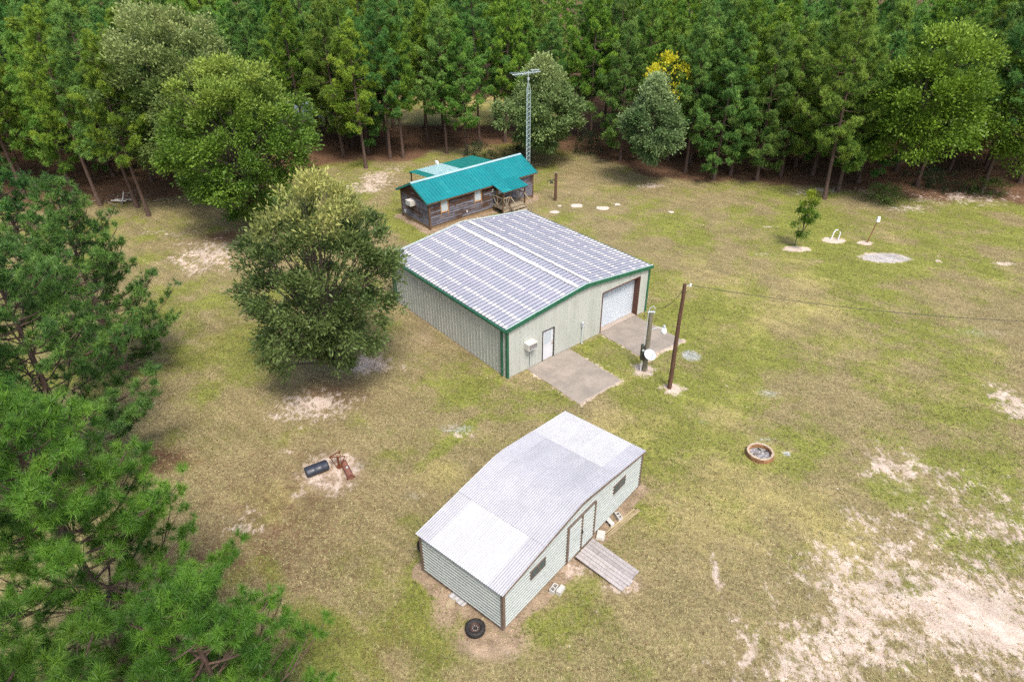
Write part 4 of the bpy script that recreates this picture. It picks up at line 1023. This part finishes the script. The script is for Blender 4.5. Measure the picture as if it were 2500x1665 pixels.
# ------------------------------------------------------------------ trees
def tube_np(pts, rs, n):
    """triangle-free quad tube as corner points"""
    pts = np.asarray(pts, float); rs = np.asarray(rs, float)
    d = np.gradient(pts, axis=0); d = unit(d)
    ref = np.where(np.abs(d[:, 2:3]) > .9, np.array([[1., 0, 0]]), np.array([[0., 0, 1]]))
    a = unit(np.cross(d, ref)); b = np.cross(d, a)
    t = np.arange(n)*2*np.pi/n
    ring = pts[:, None]+(a[:, None]*np.cos(t)[None, :, None]+b[:, None]*np.sin(t)[None, :, None])*rs[:, None, None]
    r2 = np.roll(ring, -1, 1)
    return np.stack([ring[:-1], r2[:-1], r2[1:], ring[1:]], 2).reshape(-1, 3)
def wood_mesh(name, tubes, mat):
    V = np.concatenate(tubes); me = np_mesh(name, V, 4, np.ones(3), mat)
    me.polygons.foreach_set('use_smooth', np.ones(len(me.polygons), bool)); return me
def needles(rng, C, A, nn, L, wd, spread, col):
    n = len(C)
    D = unit(A[:, None]*spread+unit(rng.randn(n, nn, 3)))
    S = unit(np.cross(D, rng.randn(n, nn, 3)*.55+A[:, None]*.35+np.array([0, 0, 1.])))*(wd/2)
    base = C[:, None]+A[:, None]*(rng.rand(n, nn, 1)*.16-.10)
    tip = base+D*(L*(.7+.4*rng.rand(n, nn, 1)))
    V = np.stack([base-S, base+S, tip], 2).reshape(-1, 3)
    c = np.repeat(np.repeat(col, nn, 0)*(.8+.4*rng.rand(n*nn, 1)), 3, 0)
    return V, c
def pine_meshes(seed, h, cb, Rr, nbr, nn, L, wd, tuft_k, near=False, rad=.17, cols=None, top_round=.6, clump_k=2.3, clump_r=.34):
    rng = np.random.RandomState(seed); tubes = []
    wob = rng.randn(2)*.25
    nz = 12; zz = np.linspace(-.1, h, nz); tx = wob[0]*np.sin(zz/h*2.5); ty = wob[1]*np.sin(zz/h*2.2+.5)-wob[1]*math.sin(.5)
    tubes.append(tube_np(np.stack([tx, ty, zz], 1), rad*(1-.86*np.clip(zz/h, 0, 1))+(.06*rad/.17)*np.exp(-zz*2), 9))
    C = []; A = []; K = []; az = rng.rand()*6
    for k in range(nbr):
        t = (k+.5)/nbr; t = t**.92; z0 = cb+(h-cb)*t
        prof = (1-t)**top_round*(.62+.38*min(1, t/.22))
        ln = max(.35, Rr*prof*rng.uniform(.68, 1.18)); az += 2.4+rng.randn()*.35
        rise = .05+.55*t+rng.randn()*.12; out = np.array([math.cos(az), math.sin(az), 0])
        f = np.linspace(0, 1, 6)[:, None]
        x0 = np.array([np.interp(z0, zz, tx), np.interp(z0, zz, ty), z0])
        B = x0+out*ln*f+np.array([0, 0, 1])*ln*(rise*f*.7-.18*np.sin(f*np.pi)*(1-t)+.22*f**2.2)
        tubes.append(tube_np(B, np.linspace(.045*rad/.17*(1-.5*t)+.008, .008, 6), 4))
        lat = np.array([-out[1], out[0], 0]); nc = max(2, int(round(ln*clump_k*rng.uniform(.85, 1.15))))
        for c_ in range(nc):
            sc_ = 1.0 if c_ == 0 else .30+.66*rng.rand()
            lo = 0 if c_ == 0 else rng.randn()*.34*min(ln, 3.)*.55*(1.15-.6*sc_)
            p = np.array([np.interp(sc_, f[:, 0], B[:, i]) for i in range(3)])
            q0 = p+lat*lo+np.array([0, 0, .12+abs(lo)*.15])
            if near: tubes.append(tube_np(np.stack([np.array([np.interp(max(0, sc_-.2), f[:, 0], B[:, i]) for i in range(3)]), (p+q0)/2, q0]), [.016, .012, .008], 3))
            m_ = max(3, int(tuft_k*rng.uniform(.7, 1.35))); e_ = unit(rng.randn(m_, 3)+np.array([0, 0, .75])+out*.5)
            sp = clump_r*rng.uniform(.7, 1.3)
            C.append(q0+e_*sp*(.45+.6*rng.rand(m_, 1))*np.array([1, 1, .8])); A.append(unit(e_+np.array([0, 0, .35])+rng.randn(m_, 3)*.2))
            K.append(np.full(m_, rng.rand()))
    for k in range(7): C.append(np.array([[tx[-1]+rng.randn()*.14, ty[-1]+rng.randn()*.14, h+.05-.13*k]])); A.append(unit(np.array([[rng.randn()*.3, rng.randn()*.3, 1.]]))); K.append(np.array([.8]))
    if near:      # dead lower limbs
        for k in range(6):
            a = rng.rand()*6.28; z0 = cb*rng.uniform(.55, .98); ln = Rr*rng.uniform(.3, .7)
            tubes.append(tube_np(np.array([[0, 0, z0], [math.cos(a)*ln*.5, math.sin(a)*ln*.5, z0+.1], [math.cos(a+.2)*ln, math.sin(a+.2)*ln, z0-.05]]), [.03, .02, .006], 4))
    C = np.concatenate(C); A = np.concatenate(A)
    cols = cols or ((.030, .090, .022), (.085, .175, .030), (.125, .20, .032))
    u = np.clip(np.concatenate(K)[:, None]*.65+rng.rand(len(C), 1)*.35, 0, 1); lo, mi, hi = [np.array(c) for c in cols]
    col = np.where(u < .5, lo+(mi-lo)*u*2, mi+(hi-mi)*(u-.5)*2)
    V, c = needles(rng, C, A, nn, L, wd, .5 if near else .42, col)
    return wood_mesh('pine_trunk', tubes, 'pine_bark'), np_mesh('pine_crown', V, 3, c, 'near_needles' if near else 'pine_needles')

FAR_COLS = [((.066, .160, .026), (.155, .285, .042), (.250, .380, .062)), ((.076, .165, .020), (.180, .295, .032), (.285, .395, .044)), ((.058, .155, .034), (.138, .275, .056), (.225, .365, .080))]
PINES = []
for k, (h, cb, Rr, nbr) in enumerate(((15.4, 3.6, 4.2, 46), (14.6, 4.4, 3.8, 42), (16.2, 4.6, 4.1, 46), (13.8, 2.4, 4.0, 44), (15.0, 5.4, 3.5, 40), (13.2, 1.3, 4.2, 48))):
    PINES.append((h, pine_meshes(40+k, h, cb, Rr, nbr, 20, .27, .034, 18, False, .17, FAR_COLS[k % 3], .78, 2.4, .42)))
def plant_tree(name, lab, cat, x, y, meshes, scale=1.0, rz=0.0, group=None, tilt=(0, 0), sz=1.0, parts=('trunk', 'crown')):
    e = thing(name, lab, cat, (x, y, 0), 0, group); e.scale = (scale, scale, scale*sz); e.rotation_euler = (tilt[0], tilt[1], rz)
    for pn, me in zip(parts, meshes):
        o = bpy.data.objects.new(pn, me); COL.objects.link(o); o.parent = e
    return e

def broadleaf(seed, h, cb, Rx, nclump, nleaf, LL, LW, cols, topcol=None, top_amt=0., shape=.75, droop=.5, lean=(0, 0), rad=.2, bark='oak_bark', sig=.34, limbs=34, hollow=.35, lobe_n=22, lobe_r=1.25, pexp=1.6):
    rng = np.random.RandomState(seed); tubes = []
    nz = 8; zz = np.linspace(-.1, h*.86, nz); cx = lean[0]*(zz/h)**1.5; cyy = lean[1]*(zz/h)**1.5
    tubes.append(tube_np(np.stack([cx, cyy, zz], 1), rad*(1-.85*np.clip(zz/(h*.86), 0, 1))+rad*.5*np.exp(-zz*3), 9))
    nl = max(6, nclump//lobe_n); d = unit(rng.randn(nl*3, 3))
    sel = [0]                                                            # spread the boughs evenly
    for _ in range(nl-1):
        sel.append(int(np.argmin((d @ d[sel].T).max(1)+rng.rand(len(d))*.25)))
    d = d[sel]; rr = (hollow+(.95-hollow)*rng.rand(nl)**.42)
    lr = lobe_r*(.5+1.0*rng.rand(nl)); rr = rr*(.88+.18*rng.rand(nl))
    def crown_pt(d, rr):
        zc = d[:, 2]*rr; t = (zc+1)/2
        prof = np.where(t < .4, .72+.28*np.sin(np.clip(t/.4, 0, 1)*np.pi/2), 1-(np.clip((t-.4)/.6, 0, 1)**pexp)*(1-shape))
        return np.stack([d[:, 0]*rr*Rx*prof, d[:, 1]*rr*Rx*prof, cb+(h-cb)*t], 1)
    LC = crown_pt(d, rr); own = rng.randint(0, nl, nclump)
    e_ = unit(rng.randn(nclump, 3)+d[own]*.9+np.array([0, 0, .45]))
    C = LC[own]+e_*(lr[own]*(.45+.65*rng.rand(nclump)))[:, None]*np.array([1, 1, .85])
    C[:, 2] = np.clip(C[:, 2], cb*.7, h+.3); t = (C[:, 2]-cb)/(h-cb); lobe_v = rng.rand(nl)[own]
    f = np.clip(C[:, 2:3]/h, 0, 1)**1.5; C[:, :2] += np.array(lean)*f
    for j in rng.choice(nclump, min(limbs, nclump), False):
        e = C[j]; z0 = cb*.8+(e[2]-cb*.8)*rng.uniform(.25, .6); z0 = min(max(z0, cb*.7), h*.8)
        b0 = np.array([np.interp(z0, zz, cx), np.interp(z0, zz, cyy), z0]); m_ = (b0+e)/2+np.array([0, 0, .12*np.linalg.norm(e-b0)])
        s = np.linspace(0, 1, 6)[:, None]; B = b0*(1-s)**2+2*m_*s*(1-s)+e*s**2
        tubes.append(tube_np(B, np.linspace(rad*.34*(1-z0/h*.6), .012, 6), 5))
    n = nclump*nleaf
    outw = unit(C-np.array([0, 0, cb+(h-cb)*.35]))
    off = rng.randn(nclump, nleaf, 3)*np.array([sig, sig, sig*.75])
    P = C[:, None]+off
    ax = unit(outw[:, None]*.8+off*1.2+rng.randn(nclump, nleaf, 3)*.55+np.array([0, 0, .25-droop]))
    sd_ = unit(np.cross(ax, rng.randn(nclump, nleaf, 3)*.8+np.array([0, 0, 1.2])))
    ln = LL*(.7+.6*rng.rand(nclump, nleaf, 1)); w2 = LW*(.7+.6*rng.rand(nclump, nleaf, 1))/2
    V = np.stack([P, P+ax*ln*.45+sd_*w2, P+ax*ln, P+ax*ln*.45-sd_*w2], 2).reshape(-1, 3)
    lo, hi = np.array(cols[0]), np.array(cols[1]); u = (lobe_v[:, None]*.5+rng.rand(nclump, 1)*.5)
    c = lo+(hi-lo)*u
    if topcol is not None:
        w_ = np.clip((t[:, None]-(1-top_amt))/max(top_amt, .01)*1.3+rng.randn(nclump, 1)*.22, 0, 1); c = c*(1-w_)+np.array(topcol)*w_
    c = np.repeat(np.repeat(c, nleaf, 0)*(.72+.56*rng.rand(n, 1)), 4, 0)
    return wood_mesh('trunk', tubes, bark), np_mesh('crown', V, 4, c, 'oak_leaves')

def oak(name, lab, cat, base_d, *a, rz=0, group=None, **k):
    p = Gd(*base_d); return plant_tree(name, lab, cat, p[0], p[1], broadleaf(*a, **k), 1, rz, group)
oak('willow_oak', 'broad grey green oak with yellow tipped crown left of the workshop', 'tree', (768, 885), 27, 11.9, 1.2, 4.4, 1060, 40, .24, .085, ((.058, .100, .026), (.150, .205, .062)), (.40, .40, .12), .24, .40, .15, (.8, .3), .24, sig=.21, lobe_r=.74, lobe_n=9, hollow=.22, limbs=80, pexp=1.7)
oak('oak_tree', 'large round bright green oak left of the cabin', 'tree', (592, 530), 12, 13.6, 1.4, 6.1, 1250, 48, .25, .115, ((.058, .130, .016), (.17, .275, .036)), (.27, .35, .06), .35, .66, .3, (0, 0), .3, sig=.25, lobe_r=.98, lobe_n=11, hollow=.25, limbs=80)
oak('olive_oak', 'tall olive green oak behind the bright green oak', 'tree', (475, 470), 13, 17.0, 2.5, 6.0, 1450, 40, .27, .115, ((.085, .145, .034), (.215, .285, .080)), (.29, .34, .12), .4, .60, .3, (-.5, 0), .3, sig=.26, lobe_r=1.0, lobe_n=11, hollow=.2)
oak('sweetgum_tree', 'wide conical green tree standing behind the lattice tower', 'tree', (1243, 379), 14, 11.0, 1.5, 4.9, 1100, 38, .26, .14, ((.085, .150, .045), (.245, .330, .115)), (.34, .41, .16), .4, .02, .3, (0, 0), .17, sig=.22, lobe_r=.66, lobe_n=10, pexp=.75, hollow=.25)
oak('lawn_tree', 'narrow grey green tree with slim bare trunk at the lawn edge', 'tree', (1487, 427), 15, 10.3, 2.3, 3.0, 800, 38, .25, .115, ((.085, .160, .052), (.23, .315, .13)), (.30, .39, .17), .4, .04, .3, (0, 0), .14, sig=.21, lobe_r=.5, lobe_n=9, pexp=.8, hollow=.25)
oak('yellow_maple', 'small tree with vivid yellow leaves peeking out behind the narrow tree', 'tree', (1512, 398), 16, 11.4, 6.0, 1.8, 80, 24, .26, .18, ((.44, .42, .02), (.62, .58, .04)), None, 0, .8, .3, (0, 0), .12, sig=.28, limbs=24, lobe_r=.7, lobe_n=10)
oak('lime_sweetgum', 'lime green leafy tree with a leaning trunk among the right hand pines', 'tree', (2045, 467), 17, 15.2, 3.4, 4.4, 760, 40, .26, .15, ((.080, .155, .016), (.185, .295, .030)), (.22, .33, .04), .4, .5, .3, (1.0, -.3), .2, sig=.30, hollow=.2, lobe_r=1.0, lobe_n=17)
oak('bright_sweetgum', 'bright lime tree at the right edge of the wood', 'tree', (2262, 440), 18, 12.0, 2.6, 4.2, 420, 40, .26, .15, ((.080, .150, .016), (.185, .285, .030)), None, 0, .6, .3, (-.6, -.6), .2, sig=.36, hollow=.3, lobe_r=1.1)
oak('sapling', 'slim young bright green tree alone on the right lawn', 'tree', (1835, 571), 19, 4.7, .6, .70, 120, 24, .15, .080, ((.065, .14, .016), (.14, .24, .03)), (.28, .34, .03), .35, .35, -.5, (.1, 0), .05, sig=.13, limbs=22, hollow=.2, lobe_r=.3, lobe_n=8)

# big pines close to the drone on the left
NC = ((.036, .098, .013), (.088, .190, .020), (.160, .29, .034))
NC2 = ((.032, .092, .022), (.074, .170, .032), (.130, .245, .044))
def near_pine(lab, base, seed, h, cb, Rr, nbr, nn, tk, cols, rz=0.0, L=.26, wd=.013, ck=2.1):
    m_ = pine_meshes(seed, h, cb, Rr, nbr, nn, L, wd, tk, True, .2, cols, .7, ck, .30)
    plant_tree('near_pine', lab, 'pine tree', base[0], base[1], m_, 1, rz, 'pines close by on the left')
g = G(310, 918); near_pine('tall pine at the left edge rising behind the lower sweeping boughs', g, 71, 11.4, .9, 4.5, 86, 34, 5, NC2, 0, .29, .026, 3.0)
g = G(215, 1165); near_pine('pine at the left edge with long low boughs reaching over the grass', g, 72, 12.6, 1.2, 5.4, 90, 36, 5, NC2, 0, .30, .024, 2.9)
g = G(340, 1700); near_pine('bright green pine in the lower left corner with pointed leader', g, 73, 12.8, 2.0, 4.6, 100, 64, 5, NC, 0, .28, .014, 2.8)
g = G(610, 1890); near_pine('shorter pine along the bottom edge right of the corner pine', g, 74, 8.6, .8, 3.7, 76, 60, 5, NC, 0, .26, .014, 2.8)
g = G(60, 1300); near_pine('darker pine half hidden behind the lower left corner pine', g, 75, 10.4, 2.2, 3.8, 80, 40, 5, NC2, 0, .30, .021, 2.7)
g = G(290, 2300); near_pine('nearest pine with the largest needle tufts at the bottom left', g, 76, 14.6, 3.0, 4.0, 80, 84, 4, NC, 0, .29, .012, 2.7)
g = G(120, 760); near_pine('slender pine at the left edge beyond the sweeping boughs', g, 77, 10.5, 1.0, 3.6, 74, 28, 5, NC2, 0, .29, .030, 2.8)

# the pine wood: trees at its edge stand where the photograph shows their trunks
rng = random.Random(21)
placed = [Gd(592, 530)[:2], Gd(475, 470)[:2], Gd(1243, 379)[:2], Gd(1487, 427)[:2], Gd(2045, 467)[:2], Gd(2262, 440)[:2], Gd(1512, 398)[:2]]
LABS = {'left': ('dark pine in the open stand left of the big oaks', 'pines left of the big oaks'), 'mid': ('tall pine with bare lower trunk in the wood behind the cabin', 'pines behind the cabin'),
        'right': ('dense green pine in the thick wood along the right lawn', 'pines along the right lawn'), 'far': ('distant pine in the wood beyond the pond clearing', 'pines beyond the pond')}
def wood_pine(x, y, k=None, s=None, lab=None):
    z = 'far' if y > 98 else ('left' if x < -24 else ('mid' if x < 8 else 'right'))
    k = rng.randrange(6) if k is None else k
    h, ms = PINES[k]; s = s or rng.uniform(.88, 1.08)
    plant_tree('pine_tree', lab or LABS[z][0], 'pine tree', x, y, ms, s, rng.uniform(0, 6.28), LABS[z][1], (R(rng.uniform(-2, 2)), R(rng.uniform(-2, 2))), rng.uniform(.95, 1.08))
    placed.append(np.array([x, y]))
FRONT = [(894,411,1,.95),(953,388,2,.95),(985,386,1,.9),(1091,375,2,.88),(1139,379,0,.86),(1044,343,4,.95),(1442,352,4,1.0),(1501,343,2,1.0),(859,357,0,1.0),
         (1683,398,3,1.0),(1742,439,5,1.02),(1783,428,4,.98),(1847,441,5,.98),(1905,430,3,1.0),(2012,486,0,1.0),(2045,468,3,1.0),(2095,446,5,1.0),(2238,455,0,1.0),(2395,472,2,1.0),(2488,446,3,1.05),
         (264,403,1,.95),(168,443,4,.95),(246,503,4,1.0),(210,407,2,1.0),(364,528,4,.9),(118,375,0,1.0),(336,507,2,1.0),(60,450,3,1.0),(1630,392,3,.9),(1560,372,0,.95)]
ORD = ['first', 'second', 'third', 'fourth', 'fifth', 'sixth', 'seventh', 'eighth', 'ninth', 'tenth', 'eleventh', 'twelfth', 'thirteenth', 'fourteenth', 'fifteenth', 'sixteenth']
seen = {'left': 0, 'mid': 0, 'right': 0}
for px, py, k, s in sorted(FRONT):
    g = G(px, py); z = 'left' if g[0] < -24 else ('mid' if g[0] < 8 else 'right'); o_ = ORD[seen[z]]; seen[z] += 1
    wood_pine(g[0], g[1], k, s, {'left': o_+' trunk from the left edge among the pines left of the oaks', 'mid': o_+' front pine behind the cabin counted from the big oak', 'right': o_+' front pine of the wood counted rightward from the narrow lawn tree'}[z])
yy = 58.0
while yy < 116:
    xx = -92.0
    while xx < 90:
        x = xx+rng.uniform(-1.5, 1.5); y = yy+rng.uniform(-1.5, 1.5); xx += 3.7
        half = y*.86+9
        if abs(x) > half or y < wood_edge(np.array([x]))[0]+2.0: continue
        if x > 4 and y > 90: continue
        if x <= 4 and 85 < y < 99: continue
        if x > 4 and x < 10 and 84 < y: continue
        if x < -16 and y < 80 and rng.random() < .22: continue
        if y > 101 and rng.random() < .2: continue
        if min(math.hypot(x-p[0], y-p[1]) for p in placed) < 2.5: continue
        wood_pine(x, y)
    yy += 3.7

# undergrowth at the foot of the wood
def shrub(lab, base_d, h, r_, seed, cols):
    p = Gd(*base_d); ms = broadleaf(seed, h, .05, r_, 90, 22, .16, .07, cols, None, 0, .8, .1, (0, 0), .03, sig=.16, limbs=14, hollow=.2)
    plant_tree('shrub', lab, 'shrub', p[0], p[1], ms, 1, 0, 'dark shrubs at the foot of the wood', parts=('stems', 'foliage'))
DK = ((.018, .040, .016), (.045, .075, .03))
shrub('dark low shrub under the pines left of the narrow lawn tree', (1352, 352), 1.7, 1.1, 31, DK)
shrub('dark shrub behind the cabin roof beside the wide conical tree', (1105, 372), 1.3, 1.2, 32, DK)
shrub('small dark shrub among trunks behind the lattice tower', (1190, 366), 1.1, .9, 33, DK)
shrub('green bush at the foot of the leaning lime tree trunk', (2025, 468), 1.2, .8, 34, ((.05, .10, .02), (.1, .16, .03)))
shrub('low bush at the foot of the right edge pine', (2262, 445), .9, .6, 35, ((.05, .10, .02), (.1, .16, .03)))
shrub('dark bush in shade at the right edge wood', (2140, 432), 1.4, 1.3, 36, DK)

def brush_pile():
    p = Gd(288, 463); t = thing('brush_pile', 'heap of dead branches under the pines at the left', 'brush pile', (p[0], p[1], 0)); rg = random.Random(4)
    for k in range(34):
        a = rg.uniform(0, 6.28); x, y = rg.gauss(0, 1.1), rg.gauss(0, .6); ln = rg.uniform(.6, 1.9); z = rg.uniform(.05, .5)
        MB().tube([(x, y, z), (x+math.cos(a)*ln*.5, y+math.sin(a)*ln*.5, z+rg.uniform(0, .15)), (x+math.cos(a)*ln, y+math.sin(a)*ln, max(.03, z+rg.uniform(-.2, .3)))], [.04, .03, .015], 5).build('branch', 'dead_branch' if k % 3 else 'pine_bark', t)
    for a, b in (((-.6,-.5,.35),(1.0,-.6,.4)), ((.2,-.9,.1),(.3,-.3,1.0)), ((-.9,-.6,.3),(.6,-.9,.35))): MB().tube([a, b], .05, 6).build('pale_log', 'concrete_block', t)
brush_pile()

def far_wood():
    rg = np.random.RandomState(9); protos = []
    for k in range(3):
        tr, cr = pine_meshes(90+k, 15, 2.5, 3.8, 40, 6, .42, .13, 5, False, .17, FAR_COLS[k], .6, 1.5, .45)
        n = len(cr.vertices); co = np.empty(n*3, np.float32); cr.vertices.foreach_get('co', co); tc = np.empty(n*4, np.float32); cr.attributes['tint'].data.foreach_get('color', tc)
        protos.append((co.reshape(-1, 3), tc.reshape(-1, 4)[:, :3])); bpy.data.meshes.remove(cr); bpy.data.meshes.remove(tr)
    V = []; T = []
    pts = [(x+rg.uniform(-1.5, 1.5), y+rg.uniform(-1.5, 1.5)) for y in np.arange(117, 130, 4.5) for x in np.arange(-115, 8, 5.0)]
    pts += [(x+rg.uniform(-1.5, 1.5), y+rg.uniform(-1.5, 1.5)) for y in np.arange(93, 106, 4.2) for x in np.arange(6, 100, 4.6)]
    for x, y in pts:
        co, tc = protos[rg.randint(3)]; a = rg.rand()*6.28; s = rg.uniform(.9, 1.12); R_ = np.array([[math.cos(a), -math.sin(a), 0], [math.sin(a), math.cos(a), 0], [0, 0, 1]])
        V.append((co*s) @ R_.T+np.array([x, y, 0])); T.append(tc)
    me = np_mesh('distant_forest', np.concatenate(V), 3, np.concatenate(T), 'pine_needles')
    o = bpy.data.objects.new('distant_forest', me); COL.objects.link(o); tag(o, 'unbroken mass of pine crowns far behind the clearing', 'forest', None, 'stuff')
far_wood()
